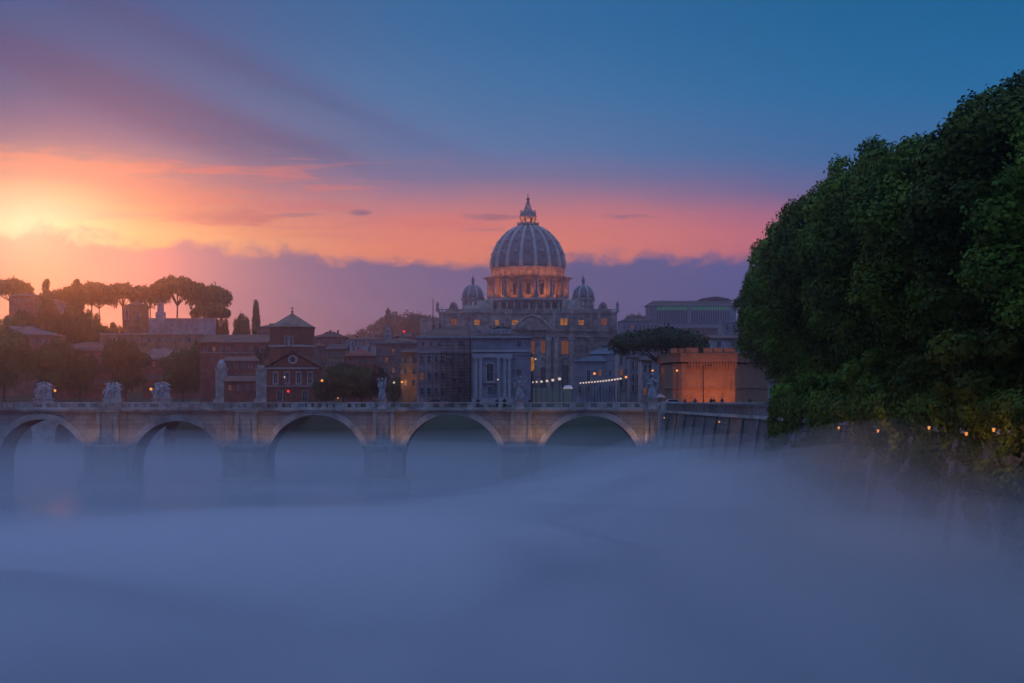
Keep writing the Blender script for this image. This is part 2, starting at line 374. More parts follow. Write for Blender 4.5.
# ------------------------------------------------------------------ haze and river mist
def volume(name, dens, col, aniso):
    m = bpy.data.materials.new(name); m.use_nodes = True; q = NT(m.node_tree)
    pv = q.n('ShaderNodeVolumePrincipled'); pv.inputs['Color'].default_value = col+(1,)
    pv.inputs['Density'].default_value = dens; pv.inputs['Anisotropy'].default_value = aniso
    o = q.n('ShaderNodeOutputMaterial'); q.put(o.inputs['Volume'], pv.outputs[0]); m.cycles.homogeneous_volume = True
    return m
haze_m = volume('haze_air', .00027, (.80, .88, .99), .94)
MB().box(-9500, 9500, -160, 9400, -3.5, 172).build('haze', haze_m, kind='stuff')
def mist(idx, top, dens, amp, dens_col=(.95, .965, .99), seed=0, fade=None):
    """a closed sheet of mist lying on the river, with a slowly rolling top"""
    ys_ = np.concatenate([np.linspace(-140, 300, 70), np.linspace(306, 640, 36)]); n = 26; r_ = np.random.default_rng(seed)
    ph = r_.uniform(0, 6.28, 8); kx = r_.uniform(.015, .06, 8); ky = r_.uniform(.008, .035, 8); am = r_.uniform(.4, 1, 8); am /= am.sum()
    vs = []; 
    rbx = lambda y: float(np.interp(y, [p[1] for p in RB[:10]], [p[0] for p in RB[:10]]))-.1
    lbx = lambda y: -104 if y < 300 else float(np.interp(y, [300, 400, 640], [-110, -185, -300]))
    for y in ys_:
        for i in range(n):
            x = lbx(y)+(rbx(y)-lbx(y))*i/(n-1)
            z = top+amp*sum(a_*math.sin(kx_*x+ky_*y+p_) for a_, kx_, ky_, p_ in zip(am, kx, ky, ph))*2
            
            if fade:
                q_ = 1-min(1, max(0, (y-fade[0]-(.35 if fade[0] < 200 else 0)*x)/(fade[1]-fade[0]))); z *= q_*q_*(3-2*q_)
            vs.append((x, y, max(.12+.012*idx, z)))
    N = len(vs); ny_ = len(ys_)
    vs += [(x, y, .06+.01*idx) for x, y, z in vs]
    fs = []
    for j in range(ny_-1):
        for i in range(n-1):
            a = j*n+i; fs.append((a, a+1, a+n+1, a+n)); fs.append((a+N, a+n+N, a+n+1+N, a+1+N))
    for i in range(n-1):
        fs.append((i, i+N, i+1+N, i+1)); a = (ny_-1)*n+i; fs.append((a, a+1, a+1+N, a+N))
    for j in range(ny_-1):
        a = j*n; fs.append((a, a+n, a+n+N, a+N)); a = j*n+n-1; fs.append((a, a+N, a+n+N, a+n))
    MB().add(vs, fs).build('river_mist', volume('mist_%d' % idx, dens, dens_col, .35), smooth=False, kind='stuff')
mist(0, 9.8, .0021, .8, seed=1, fade=(290, 430))
mist(1, 7.6, .0034, .8, seed=2, fade=(280, 400))
mist(2, 5.4, .006, .8, seed=3, fade=(110, 280))
mist(3, 3.6, .022, .8, seed=4, fade=(90, 268))
mist(4, 2.2, .032, .5, seed=5, fade=(80, 250))
def drift(cx, cy_, rx, ry, top, dens, seed):
    """a low swelling of thicker mist lying on the river"""
    r_ = np.random.default_rng(seed); n, m_ = 44, 14; vs = []; fs = []; ph = r_.uniform(0, 6.28, 6)
    def rad(a): return 1+.16*math.sin(2*a+ph[0])+.1*math.sin(3*a+ph[1])+.05*math.sin(5*a+ph[2])
    vs.append((cx, cy_, top))
    for j in range(1, m_+1):
        u = j/m_
        for i in range(n):
            a = 2*PI*i/n; r = rad(a)*u; z = .15+(top-.15)*(1-u*u)**1.5*(1+.12*math.sin(5*u*math.cos(a)+ph[3])*math.sin(4*u*math.sin(a)+ph[4]))
            vs.append((min(cx+rx*r*math.cos(a), 24), cy_+ry*r*math.sin(a), z))
    vs.append((cx, cy_, .14))
    fs += [(0, 1+i, 1+(i+1) % n) for i in range(n)]
    for j in range(m_-1):
        for i in range(n):
            a = 1+j*n+i; b_ = 1+j*n+(i+1) % n; fs.append((a, a+n, b_+n, b_))
    k = 1+(m_-1)*n; fs += [(len(vs)-1, k+(i+1) % n, k+i) for i in range(n)]
    MB().add(vs, fs).build('mist_drift', volume('mist_drift_%d' % seed, dens, (.97, .96, .995), .35), smooth=True, kind='stuff')
drift(-16, 124, 48, 52, 6.2, .032, 61)
drift(-2, 176, 30, 30, 5.0, .022, 62)
drift(-40, 96, 52, 44, 4.4, .028, 63)
drift(-70, 270, 44, 18, 8.0, .010, 64)
drift(12, 232, 26, 22, 4.0, .02, 65)
drift(-46, 250, 52, 14, 2.4, .012, 66)
drift(-8, 262, 40, 11, 2.6, .02, 67)
drift(-64, 198, 26, 10, 1.8, .015, 68)
def bank_mist(idx, top, dens, reach):
    """mist piled against the right river wall, thinning toward mid-stream"""
    ys_ = np.linspace(-60, 268, 60); n = 16; r_ = np.random.default_rng(70+idx); ph = r_.uniform(0, 6.28, 4); vs = []; fs = []
    for y in ys_:
        xr_ = float(np.interp(y, [p[1] for p in RB[:10]], [p[0] for p in RB[:10]]))-.05-.01*idx
        e = min(1, (268-y)/60, (y+60)/40)**.5
        for i in range(n):
            u = i/(n-1); x = xr_-reach*(1-u)
            w = u*u*(3-2*u); z = .2+(top*e*(1+.1*math.sin(.05*y+ph[0])+.07*math.sin(.11*y+ph[1]+3*u)))*w; vs.append((x, y, z))
    N = len(vs); vs += [(x, y, .1+.004*idx) for x, y, z in vs]
    for j in range(len(ys_)-1):
        for i in range(n-1): a = j*n+i; fs += [(a, a+1, a+n+1, a+n), (a+N, a+n+N, a+n+1+N, a+1+N)]
        a = j*n; fs.append((a, a+n, a+n+N, a+N)); a = j*n+n-1; fs.append((a, a+N, a+n+N, a+n))
    for i in range(n-1): fs.append((i, i+N, i+1+N, i+1)); a = (len(ys_)-1)*n+i; fs.append((a, a+1, a+1+N, a+N))
    MB().add(vs, fs).build('bank_mist', volume('bank_mist_%d' % idx, dens, (.95, .965, .99), .35), smooth=True, kind='stuff')
bank_mist(0, 10.9, .009, 40); bank_mist(1, 9.2, .015, 34); bank_mist(2, 7.0, .02, 28); bank_mist(3, 5.2, .03, 40)
#==PART2==

# ================================================================== THE NEAR BRIDGE
DB = 280.0; kB = DB/F; DEEP = 9.0
bridge = thing('stone_bridge', 'long stone bridge of five wide round arches crossing the misty river, lit at its piers', 'bridge', (XW(330, DB), DB, 0))
arches = [(-95, 43, 463), (41, 43, 462.5), (177, 45, 466), (316, 49, 464), (452, 49.5, 464), (590, 50, 466)]
zt = ZW(412, DB)
body = MB()
xl = XW(-190, DB); xr = XW(662, DB)
px_ = xl
for c, r, yb in arches:
    x0 = XW(c-r, DB); x1 = XW(c+r, DB); zc = ZW(yb, DB); R_ = r*kB; cx_ = XW(c, DB)
    body.box(px_, x0, DB, DB+DEEP, -1.5, zt); n = 40
    pts = [(cx_-R_*math.cos(PI*i/n), zc+R_*math.sin(PI*i/n)) for i in range(n+1)]
    for i in range(n):
        (a, za), (b_, zb) = pts[i], pts[i+1]
        body.add([(a, DB, za), (b_, DB, zb), (b_, DB, zt), (a, DB, zt), (a, DB+DEEP, za), (b_, DB+DEEP, zb), (b_, DB+DEEP, zt), (a, DB+DEEP, zt)],
                 [(0, 1, 2, 3), (5, 4, 7, 6), (0, 4, 5, 1)])
    px_ = x1
body.box(px_, xr, DB, DB+DEEP, -1.5, zt)
body.build('arcade_wall', trav_b, bridge)
for c, r, yb in arches[1:]:
    cx_ = XW(c, DB); zc = ZW(yb, DB); R0 = r*kB; R1 = (r+6.2)*kB; n = 40; rg = MB()
    for side, y0, y1 in ((0, DB-.32, DB+.1),):
        for i in range(n):
            a0 = PI*i/n; a1 = PI*(i+1)/n-.004
            q4 = [(cx_-q_*math.cos(a_), zc+q_*math.sin(a_)) for q_, a_ in ((R0+.02, a0), (R0+.02, a1), (R1, a1), (R1, a0))]
            rg.prism(q4, y0, y1)
        rg.box(cx_-R1, cx_-R0-.02, y0, y1, -1.4, zc); rg.box(cx_+R0+.02, cx_+R1, y0, y1, -1.4, zc)
    rg.build('arch_ring', trav, bridge)
piers = [-27, 109, 247, 384, 521, 655]
for p in piers:
    x = XW(p, DB)
    lw = 19*kB if p < 600 else 14*kB
    pm = MB()                                     # lower pier with pointed cutwater and cap
    z1 = ZW(448, DB)
    pm.hprism([(x-lw, DB-.05), (x-lw, DB-2.0), (x-lw*.45, DB-4.2), (x+lw*.45, DB-4.2), (x+lw, DB-2.0), (x+lw, DB-.05)], -1.5, z1)
    pm.hprism([(x-lw-.3, DB-.06), (x-lw-.3, DB-2.2), (x-lw*.5, DB-4.5), (x+lw*.5, DB-4.5), (x+lw+.3, DB-2.2), (x+lw+.3, DB-.06)], z1, z1+.45)
    pm.hprism([(x-lw-1.2, DB-.04), (x-lw-1.2, DB-3.2), (x-lw*.5, DB-6), (x+lw*.5, DB-6), (x+lw+1.2, DB-3.2), (x+lw+1.2, DB-.04)], -1.5, ZW(478, DB))
    pm.build('cutwater', trav_b, bridge)
    hw = 11*kB; um = MB()
    um.box(x-hw, x+hw, DB-1.35, DB+.1, z1+.46, zt-.02)
    for s_ in (-1, 1): um.box(x+s_*hw*.78-.28, x+s_*hw*.78+.28, DB-1.6, DB-1.34, z1+.47, zt-.05)
    um.box(x-hw-.2, x+hw+.2, DB-1.7, DB+.12, zt-.01, zt+.5)
    um.build('pier_buttress', trav_b, bridge)
cm = MB()
cm.box(xl, xr, DB-.55, DB+DEEP+.5, zt+.004, zt+.28); cm.box(xl, xr, DB-.8, DB+DEEP+.75, zt+.284, zt+.5)
cm.build('cornice', trav, bridge)
zd = zt+.504; ztop = ZW(402.2, DB)
pp = MB(); gp = MB(); n = int((xr-xl)/2.3)
for side in (DB-.55, DB+DEEP+.15):
    pp.box(xl, xr, side, side+.42, ztop-.18, ztop); pp.box(xl, xr, side+.03, side+.39, zd, zd+.22)
    for i in range(n+1):
        x = xl+(xr-xl)*i/n; w_ = .33 if i % 3 else .55
        pp.box(x-w_, x+w_, side+.05, side+.37, zd+.222, ztop-.182)
    if side < DB:
        for i in range(n*9):
            x = xl+(xr-xl)*(i+.5)/(n*9); gp.box(x-.02, x+.02, side+.18, side+.24, zd+.224, ztop-.184)
pp.build('parapet', trav, bridge)
gp.build('parapet_grille', iron, bridge, kind='stuff')
rd = MB(); rd.box(xl, xr, DB-.1, DB+DEEP+.1, zd+.003, zd+.06); rd.build('deck_paving', paving, bridge)
DECK = zd+.06

# small floodlights on the pier caps that wash the spandrels
fl = [(-14, 0), (90, .9), (127, .7), (228, .6), (265, .8), (366, .5), (402, 1.0), (502, .6), (539, 1.3), (521, .4), (640, 1.1)]
for i, (p, e) in enumerate(fl):
    if e == 0: continue
    x = XW(p, DB); z = ZW(449, DB)+.5
    near = min(piers, key=lambda q_: abs(q_-p)); side = 'left of' if p < near else ('right of' if p > near else 'in front of')
    nm = {109: 'the leftmost full pier', 247: 'the second pier from the left', 384: 'the middle pier', 521: 'the fourth pier', 655: 'the last pier by the right bank'}[near]
    t_ = thing('floodlight', 'small amber floodlight on the ledge %s %s' % (side, nm), 'floodlight', (x, DB-2.0, z), 'floodlights on the bridge piers')
    m_ = MB(); m_.box(x-.16, x+.16, DB-2.1, DB-1.85, z-.05, z+.18); m_.build('lamp_body', iron, t_)
    m_ = MB(); m_.box(x-.13, x+.13, DB-2.02, DB-1.9, z+.184, z+.2); m_.build('lens', orange_glow, t_)
    lamp(t_, (x, DB-3.0, z+.5), 185*e, (1, .46, .12), .25, 'SPOT', aim=(x, DB-.1, z+4.6), ang=130)

# ---- statues
def angel_mesh(root, x, y, z, H, wing=1.0, lean=.0, spread=.0):
    s = H/2.7; m_ = MB()
    prof = [(.42, 0), (.46, .12), (.36, .5), (.33, .9), (.27, 1.3), (.30, 1.6), (.33, 1.85), (.22, 2.05), (.10, 2.15), (.09, 2.24)]
    m_.lathe(x, y, [(r*s, z+zz_*s) for r, zz_ in prof], 12)
    m_.ball((x+.02*s, y-.03*s, z+2.42*s), .19*s, .9, 1, 1.2)
    for k in range(6):
        a = k*1.05+.3; m_.tube([(x+.36*s*math.sin(a), y-.36*s*math.cos(a), z+.05), (x+.34*s*math.sin(a+.3), y-.34*s*math.cos(a+.3), z+.7*s), (x+.22*s*math.sin(a+.6), y-.22*s*math.cos(a+.6), z+1.3*s)], [.13*s, .1*s, .06*s])
    sg = 1 if lean >= 0 else -1
    m_.tube([(x+sg*.26*s, y, z+1.9*s), (x+sg*.5*s, y-.25*s, z+1.6*s), (x+sg*.42*s, y-.5*s, z+2.0*s)], [.12*s, .1*s, .07*s])
    m_.tube([(x-sg*.26*s, y, z+1.9*s), (x-sg*.48*s, y-.15*s, z+1.5*s), (x-sg*.15*s, y-.42*s, z+1.5*s)], [.12*s, .1*s, .07*s])
    m_.tube([(x+sg*.42*s, y-.5*s, z+1.0*s), (x+sg*.46*s, y-.5*s, z+2.9*s)], .05*s)
    m_.build('figure', marble, root, remesh=.07*s, smooth=True)
    for sd in (-1, 1):
        w_ = MB(); k = wing*s
        pl = [(0.1, 1.55), (.35, 2.35), (.62+spread, 2.75), (.78+spread, 2.55), (.74, 1.9), (.6, 1.3), (.42, .85), (.28, 1.0), (.2, 1.3)]
        w_.prism([(x+sd*a*k, z+b_*s) for a, b_ in pl], y+.18*s, y+.34*s)
        w_.build('wing', marble, root)
for p, yt, wing, lean, lab in [(382, 377, .75, 1, 'slim white winged angel statue on the parapet before dark trees, over the middle pier'),
                               (520, 375, 1.05, -1, 'winged angel statue with raised staff on the parapet before the pale pavilion building'),
                               (652, 372, 1.0, 1, 'winged angel statue at the right end of the bridge below the umbrella pine')]:
    x = XW(p, DB-1); zb = ztop
    t_ = thing('angel_statue', lab, 'statue', (x, DB-1, zt+.5), 'stone angels along the bridge parapet')
    m_ = MB(); m_.box(x-.72, x+.72, DB-1.7, DB-.56, zt+.502, zt+.75); m_.box(x-.6, x+.6, DB-1.6, DB-.56, zt+.75, ztop+.35)
    m_.box(x-.72, x+.72, DB-1.7, DB-.45, ztop+.352, ztop+.52); m_.build('pedestal', trav, t_)
    angel_mesh(t_, x, DB-1.05, ztop+.5, (402.2-yt)*kB-.55, wing, lean)

# ---- people leaning on or walking behind the parapet
def person(px, D, look, label, hair=(.03, .02, .015), coat=(.05, .05, .07), h_=1.72):
    x = XW(px, D); z = DECK if D < 292 else gz(x, D)+.01
    t_ = thing('person', label, 'person', (x, D, z), 'people behind the parapets'); s = h_/1.72
    skin = mat('skin', (.35, .2, .14), var=.1); m_ = MB()
    m_.tube([(x, D, z+1.36*s), (x, D, z+1.46*s), (x, D-.01, z+1.56*s)], [.065*s, .055*s, .06*s], 10)
    m_.ball((x, D-.01, z+1.60*s), .092*s, .86, 1, 1.25, 12)
    m_.ball((x+.02*look, D-.105*s, z+1.585*s), .018*s)            # nose
    for sd in (-1, 1):
        m_.ball((x+sd*.08*s, D, z+1.59*s), .022*s, .5, 1, 1.4)     # ears
    m_.lathe(x, D, [(.1*s, z+.88*s), (.15*s, z+1.0*s), (.14*s, z+1.15*s), (.16*s, z+1.3*s), (.13*s, z+1.38*s), (.06*s, z+1.42*s)], 12)
    for sd in (-1, 1):
        m_.tube([(x+sd*.15*s, D, z+1.36*s), (x+sd*.24*s, D, z+1.1*s), (x+sd*.2*s, D-.2*s, z+.98*s)], [.055*s, .045*s, .032*s])
        m_.tube([(x+sd*.09*s, D, z+.9*s), (x+sd*.1*s, D-.02, z+.48*s), (x+sd*.11*s, D+.02, z+.06*s)], [.085*s, .06*s, .045*s])
        m_.ball((x+sd*.11*s, D-.06*s, z+.045), .06*s, .8, 2, .7)
        for f_ in range(4): m_.tube([(x+sd*(.18+.014*f_)*s, D-.2*s, z+.98*s), (x+sd*(.18+.016*f_)*s, D-.27*s, z+.95*s)], .011*s, 5)
        m_.tube([(x+sd*.175*s, D-.2*s, z+.98*s), (x+sd*.15*s, D-.24*s, z+.99*s)], .012*s, 5)
    m_.build('body', skin, t_, remesh=.016, smooth=True)
    c_ = MB()
    c_.lathe(x, D, [(.19*s, z+.72*s), (.185*s, z+.95*s), (.165*s, z+1.1*s), (.2*s, z+1.3*s), (.17*s, z+1.4*s), (.075*s, z+1.46*s)], 14)
    for sd in (-1, 1): c_.tube([(x+sd*.17*s, D, z+1.37*s), (x+sd*.25*s, D, z+1.1*s), (x+sd*.21*s, D-.17*s, z+.99*s)], [.08*s, .068*s, .055*s], 9)
    c_.build('coat', mat('coat_%d' % int(coat[0]*1000+coat[2]*100), coat, var=.15), t_, smooth=True)
    hr = MB(); hr.ball((x, D+.02, z+1.635*s), .1*s, .95, 1, 1.08, 12); hr.build('hair', mat('hair_%d' % int(hair[0]*1000), hair, var=.2), t_, smooth=True)
    tr = MB()
    for sd in (-1, 1): tr.tube([(x+sd*.085*s, D, z+.95*s), (x+sd*.1*s, D-.01, z+.48*s), (x+sd*.11*s, D+.02, z+.1*s)], [.11*s, .085*s, .07*s], 10)
    tr.build('trousers', mat('dark_trousers', (.02, .022, .035), var=.1), t_, smooth=True)
person(478, 280.6, 1, 'person in a dark coat looking over the parapet below the scaffolded wing', (.03, .02, .02), (.035, .035, .045))
person(497, 281.2, -1, 'person in a grey-blue coat behind the parapet just left of the arched window', (.05, .03, .02), (.06, .07, .1), 1.66)
person(504.5, 280.7, 1, 'person in a black coat behind the parapet, left of the angel on the pavilion side', (.02, .02, .02), (.02, .02, .025), 1.78)
person(530, 280.8, 1, 'person in a maroon coat behind the parapet, right of the angel on the pavilion side', (.04, .02, .015), (.1, .03, .04), 1.7)

# ================================================================== RIGHT EMBANKMENT
def rbx(y): return float(np.interp(y, [p[1] for p in RB[:10]], [p[0] for p in RB[:10]]))
ew = thing('embankment_wall', 'tall battered stone river wall running from the bridge end under the plane trees', 'wall', (27, 150, 0))
m_ = MB(); ysr = list(np.linspace(-140, 279, 60)); 
def strip(mb, y0, y1, prof_):
    """prof_: list of (dx, z) cross-section, swept along the bank line"""
    yy = list(np.linspace(y0, y1, 40)); n = len(prof_); vs = []; fs = []
    for y in yy: vs += [(rbx(y)+dx, y, z) for dx, z in prof_]
    for j in range(len(yy)-1):
        for i in range(n):
            a = j*n+i; b_ = j*n+(i+1) % n; fs.append((a, b_, b_+n, a+n))
    fs.append(tuple(range(n-1, -1, -1))); fs.append(tuple(range((len(yy)-1)*n, len(yy)*n)))
    mb.add(vs, fs)
strip(m_, -140, 279, [(0, -1.5), (1.5, 12.0), (6, 12.0), (6, -1.5)])
m_.build('wall_face', brick('river_wall_stone', (.17, .15, .13), (.12, .11, .10), (.06, .06, .055), .5, .9, .4), ew)
m_ = MB(); strip(m_, -140, 279, [(1.2, 12.004), (1.2, 12.35), (2.6, 12.35), (2.6, 12.004)]); m_.build('string_course', trav, ew)
m_ = MB(); strip(m_, -140, 279, [(1.55, 12.354), (1.55, 13.3), (2.1, 13.3), (2.1, 12.354)]); strip(m_, -140, 279, [(1.42, 13.304), (1.42, 13.5), (2.22, 13.5), (2.22, 13.304)]); m_.build('parapet', mat('dirty_coping', (.13, .125, .12), var=.4, scale=.8), ew)
m_ = MB()
for y in np.arange(20, 276, 11):
    x = rbx(y); m_.add([(x-.75, y-.6, -1.5), (x-.75, y+.6, -1.5), (x+1.3, y+.6, 12), (x+1.3, y-.6, 12), (x+.1, y-.6, -1.5), (x+.1, y+.6, -1.5), (x+1.6, y+.6, 12), (x+1.6, y-.6, 12)],
                       [(0, 3, 2, 1), (0, 4, 7, 3), (1, 2, 6, 5), (2, 3, 7, 6)])
m_.build('buttress', mat('dirty_stone', (.15, .14, .13), var=.4, scale=.8), ew, kind='stuff')
m_ = MB(); strip(m_, -140, 279, [(2.65, 12.0), (2.65, 12.86), (9, 12.86), (9, 12.0)]); m_.build('pavement', paving, kind='structure')
m_ = MB(); strip(m_, -140, 279, [(9.05, 12.0), (9.05, 12.745), (22, 12.745), (22, 12.0)]); m_.build('road', asphalt, kind='structure')
# end block where bridge meets the bank
ab = MB(); x0 = XW(660, DB); ab.box(x0, x0+9, DB-3.5, DB+DEEP+2, -1.5, 12.3); ab.build('abutment', trav_b, bridge)
ab = MB(); ab.box(x0-.1, x0+9.2, DB-3.9, DB-3.3, 12.304, 13.55); ab.box(x0-.5, x0+.5, DB-4.2, DB-2.9, -1.5, 12.3); ab.build('abutment_parapet', trav, bridge)
# quay wall from the bridge end toward the right at the far side of the road, its parapet seen between bridge and trees
qw = thing('quay_wall', 'pale low stone wall with coping between the bridge end and the big trees', 'wall', (XW(720, 300), 298, 12.6), )
m_ = MB(); m_.pb(664, 800, 403.5, 408.5, 296, .6); m_.pb(663, 801, 402.3, 403.4, 296, .9, .15); m_.build('wall_face', trav, qw)
for i, (px, y_, e) in enumerate([(668, 418, 60), (724, 422, 60), (886, 431, 160), (938, 428, 60), (976, 434, 110), (1004, 430, 190), (846, 428, 70)]):
    D = min(278, 26*F/(px-CX)); D = 278 if px < 680 else D
    for _ in range(6): D = min(276 if px > 680 else 274, (rbx(D)+.2)*F/(px-CX))
    x = XW(px, D)-.55; z = ZW(y_, D)
    lab = ['small amber wall lantern at the right end of the bridge', 'amber wall lantern low on the river wall before the brick bastion', 'bright orange wall lantern under the big trees, largest glow on the river wall', 'faint orange lantern between the two brightest glows under the trees', 'pale orange lantern on the river wall near the right edge', 'orange lantern lighting the river wall at the far right edge', 'dim reddish wall lantern at the left under the big trees'][i]
    t_ = thing('wall_lantern', lab, 'lamp', (x, D, z), 'lanterns on the river wall')
    m_ = MB(); m_.tube([(x+.9, D, z-.25), (x+.3, D, z-.3), (x, D, z-.12)], .035); m_.lathe(x, D, [(.05, z+.17), (.17, z+.15), (.2, z+.12), (.03, z+.25)], 8); m_.build('bracket', iron, t_)
    m_ = MB(); m_.lathe(x, D, [(.05, z-.1), (.1, z+.08), (.06, z+.11)], 8); m_.build('lantern_glass', amber_dim, t_)
    lamp(t_, (x-.15, D, z), e*.75, (1, .42, .1), .14)

# ================================================================== FOLIAGE
def leaves(P, N, size, rnd):
    """quads at points P facing roughly N"""
    n = len(P); N = N+rnd.normal(0, .45, (n, 3)); N /= np.linalg.norm(N, axis=1)[:, None]
    U = np.cross(N, rnd.normal(0, 1, (n, 3))); U /= np.linalg.norm(U, axis=1)[:, None]; W = np.cross(N, U)
    s = size*rnd.uniform(.6, 1.35, (n, 1))
    q_ = np.stack([P-U*s*.62, P-W*s*.45+N*s*.1, P+U*s*.62, P+W*s*.45+N*s*.1], 1).reshape(-1, 3)
    return q_
def leaf_mesh(name, m, Vt):
    me = bpy.data.meshes.new(name); nv = len(Vt); nf = nv//4
    me.vertices.add(nv); me.vertices.foreach_set('co', Vt.astype('f').ravel())
    me.loops.add(nv); me.loops.foreach_set('vertex_index', np.arange(nv, dtype='i'))
    me.polygons.add(nf); me.polygons.foreach_set('loop_start', np.arange(0, nv, 4, dtype='i')); me.polygons.foreach_set('loop_total', np.full(nf, 4, 'i'))
    me.update(calc_edges=True); me.validate(); me.materials.append(m); return me
def clump_leaves(C, Rr, count, size, rnd, squash=1.0, shell=(.66, 1.1), down=.25):
    """leaves on the shells of sphere-like clumps; C (n,3) centres, Rr radii"""
    w = Rr**2; k = rnd.choice(len(C), count, p=w/w.sum())
    d = rnd.normal(0, 1, (count, 3)); d /= np.linalg.norm(d, axis=1)[:, None]
    d[:, 2] = np.where((d[:, 2] < -.3) & (rnd.random(count) > down), -d[:, 2], d[:, 2])
    # lumpy radius
    lump = 1+.22*np.sin(d[:, 0]*7+k)*np.sin(d[:, 1]*6+k*1.7)*np.cos(d[:, 2]*6)
    r = Rr[k]*rnd.uniform(shell[0], shell[1], count)*lump
    r = np.where(rnd.random(count) < .05, r*rnd.uniform(1.03, 1.2, count), r)
    P = C[k]+d*r[:, None]*np.array([1, 1, squash])
    return leaves(P, d, size, rnd)
def obj_from(me, name, parent):
    o = bpy.data.objects.new(name, me); COL.objects.link(o); o.parent = parent; return o
def trunk_mesh(base_r, h_, limbs, rnd, bend=.4, n=9):
    m_ = MB(); k = 5; pts = [(bend*math.sin(i/k*2+rnd.random()*.3)*i/k, bend*.6*math.cos(i/k*2.4)*i/k, h_*i/k) for i in range(k+1)]
    m_.tube([(0, 0, -.6)]+pts, [base_r*1.45]+[base_r*(1-.45*i/k) for i in range(k+1)], n)
    for (tx, ty, tz) in limbs:
        s0 = pts[3] if bend < .6 else pts[4]; mid = ((s0[0]+tx)/2*.9, (s0[1]+ty)/2*.9, s0[2]*.55+tz*.45)
        m_.tube([s0, mid, (tx, ty, tz)], [base_r*.5, base_r*.33, base_r*.1], 6)
    return m_
def big_tree(name, h0, h1, R_, nclump, nleaf, lsize, m, seed, top_pow=1.0, clump_r=(.17, .28)):
    """broad tree: crown between heights h0..h1 round radius R_; at origin"""
    rnd = np.random.default_rng(seed); t_ = thing(name, '', 'tree', (0, 0, 0))
    zc = (h0+h1)/2; hh = (h1-h0)/2
    d = rnd.normal(0, 1, (nclump, 3)); d /= np.linalg.norm(d, axis=1)[:, None]
    rad = rnd.uniform(.55, .97, nclump)
    C = d*rad[:, None]*np.array([R_, R_, hh])+np.array([0, 0, zc]); 
    # boxier crown: push out the equator
    C[:, :2] *= (1+.12*np.cos(PI*(C[:, 2]-zc)/hh/2))[:, None]
    Rr = rnd.uniform(clump_r[0], clump_r[1], nclump)*R_
    V1 = clump_leaves(C, Rr, nleaf, lsize, rnd)
    n2 = nleaf//4; d2 = rnd.normal(0, 1, (n2, 3)); d2 /= np.linalg.norm(d2, axis=1)[:, None]
    P2 = d2*rnd.uniform(.35, .75, (n2, 1))*np.array([R_, R_, hh])+np.array([0, 0, zc]); V2 = leaves(P2, d2, lsize*1.5, rnd)
    obj_from(leaf_mesh(name+'_crown', m, np.concatenate([V1, V2])), 'crown', t_)
    limbs = [tuple(C[i]*np.array([.85, .85, 1])) for i in rnd.choice(nclump, min(12, nclump), replace=False)]
    trunk_mesh(max(.12, R_*.065), h0+hh*.7, limbs, rnd).build('trunk', bark, t_, smooth=True)
    return t_
protos = [big_tree('plane_tree', 1.0, 23.3, 8.6, 125, 95000, .27, leaf, 11+i, clump_r=(.13, .25)) for i in range(3)]
# (distance, X, scale, label)
row = [(99, 37.0, 1.06, .92, 'nearest huge plane tree at the right edge, its top cut by the picture side'),
       (112, 35.0, 1.08, .94, 'huge plane tree second from the right edge above the brightest wall'),
       (127, 34.8, 1.05, .98, 'tall plane tree third from the right edge in the riverside row'),
       (143, 34.8, .98, 1.02, 'plane tree in the middle of the row with rounded shoulders above the bright lantern'),
       (160, 34.6, .96, 1.05, 'plane tree just left of the middle of the riverside row'),
       (178, 35.2, 1.0, 1.06, 'plane tree with a peaked top on the upper slope of the row outline'),
       (197, 36.4, .98, 1.07, 'plane tree third from the left end of the big riverside row'),
       (216, 37.0, .97, 1.04, 'plane tree second from the left end, stepping down toward the bastion'),
       (237, 38.0, .84, .94, 'leftmost plane tree of the row, beside the brick bastion')]
used = set()
for i, (D, x, s, sz_, lab) in enumerate(row):
    p_ = protos[i % 3]; o = p_ if i < 3 else copy_tree(p_)
    place(o, (x, D, 12.7), lab, rz=i*2.13, s=(s, s, sz_), group='plane trees along the right embankment')
# lower leafy boughs over the river wall: saplings rooted at its foot
sap = big_tree('riverside_shrub', .5, 8.5, 3.4, 34, 15000, .3, leaf, 31)
sh = [(104, 26.4, 1.15, 'dark leafy bush over the river wall at the far right edge'), (118, 26.2, 1.0, 'dark leafy bush between the two right lanterns'), (134, 25.8, .95, 'leafy bush hanging right of the brightest lantern'),
      (152, 25.6, .9, 'leafy bush over the wall left of the brightest lantern'), (172, 25.2, .8, 'bushy growth on the river wall at the left foot of the big trees')]
for i, (D, x, s, lab) in enumerate(sh):
    o = sap if i == 0 else copy_tree(sap); place(o, (x+2.6, D, 9.8), lab, rz=i*1.7, s=s, group='bushes over the river wall')

# ivy and creepers over the parapet and down the wall: nobody could count them
rnd = np.random.default_rng(91); C = []; Rr = []
for _ in range(900):
    y = 84+(176-84)*rnd.random()**1.1; d_ = rnd.random()**1.6; patch = .5+.5*math.sin(y*.21+1.0)*math.sin(y*.083)
    if rnd.random() > .55+.6*patch: continue
    z = 13.85-d_*(4.0+6.5*patch) if rnd.random() > .4 else rnd.uniform(12.2, 13.9); C.append((rbx(y)+1.55*(max(z, 0)/12) if z < 12.3 else rbx(y)+1.7, y, z)); Rr.append(rnd.uniform(.45, 1.0))
for y in np.linspace(82, 172, 260):
    C.append((rbx(y)+1.3+rnd.normal(0, .25), y, 13.35+rnd.normal(0, .25))); Rr.append(rnd.uniform(.55, 1.0))
o = bpy.data.objects.new('wall_ivy', leaf_mesh('wall_ivy', leaf, clump_leaves(np.array(C), np.array(Rr), 190000, .23, rnd, down=1))); COL.objects.link(o); o['kind'] = 'stuff'

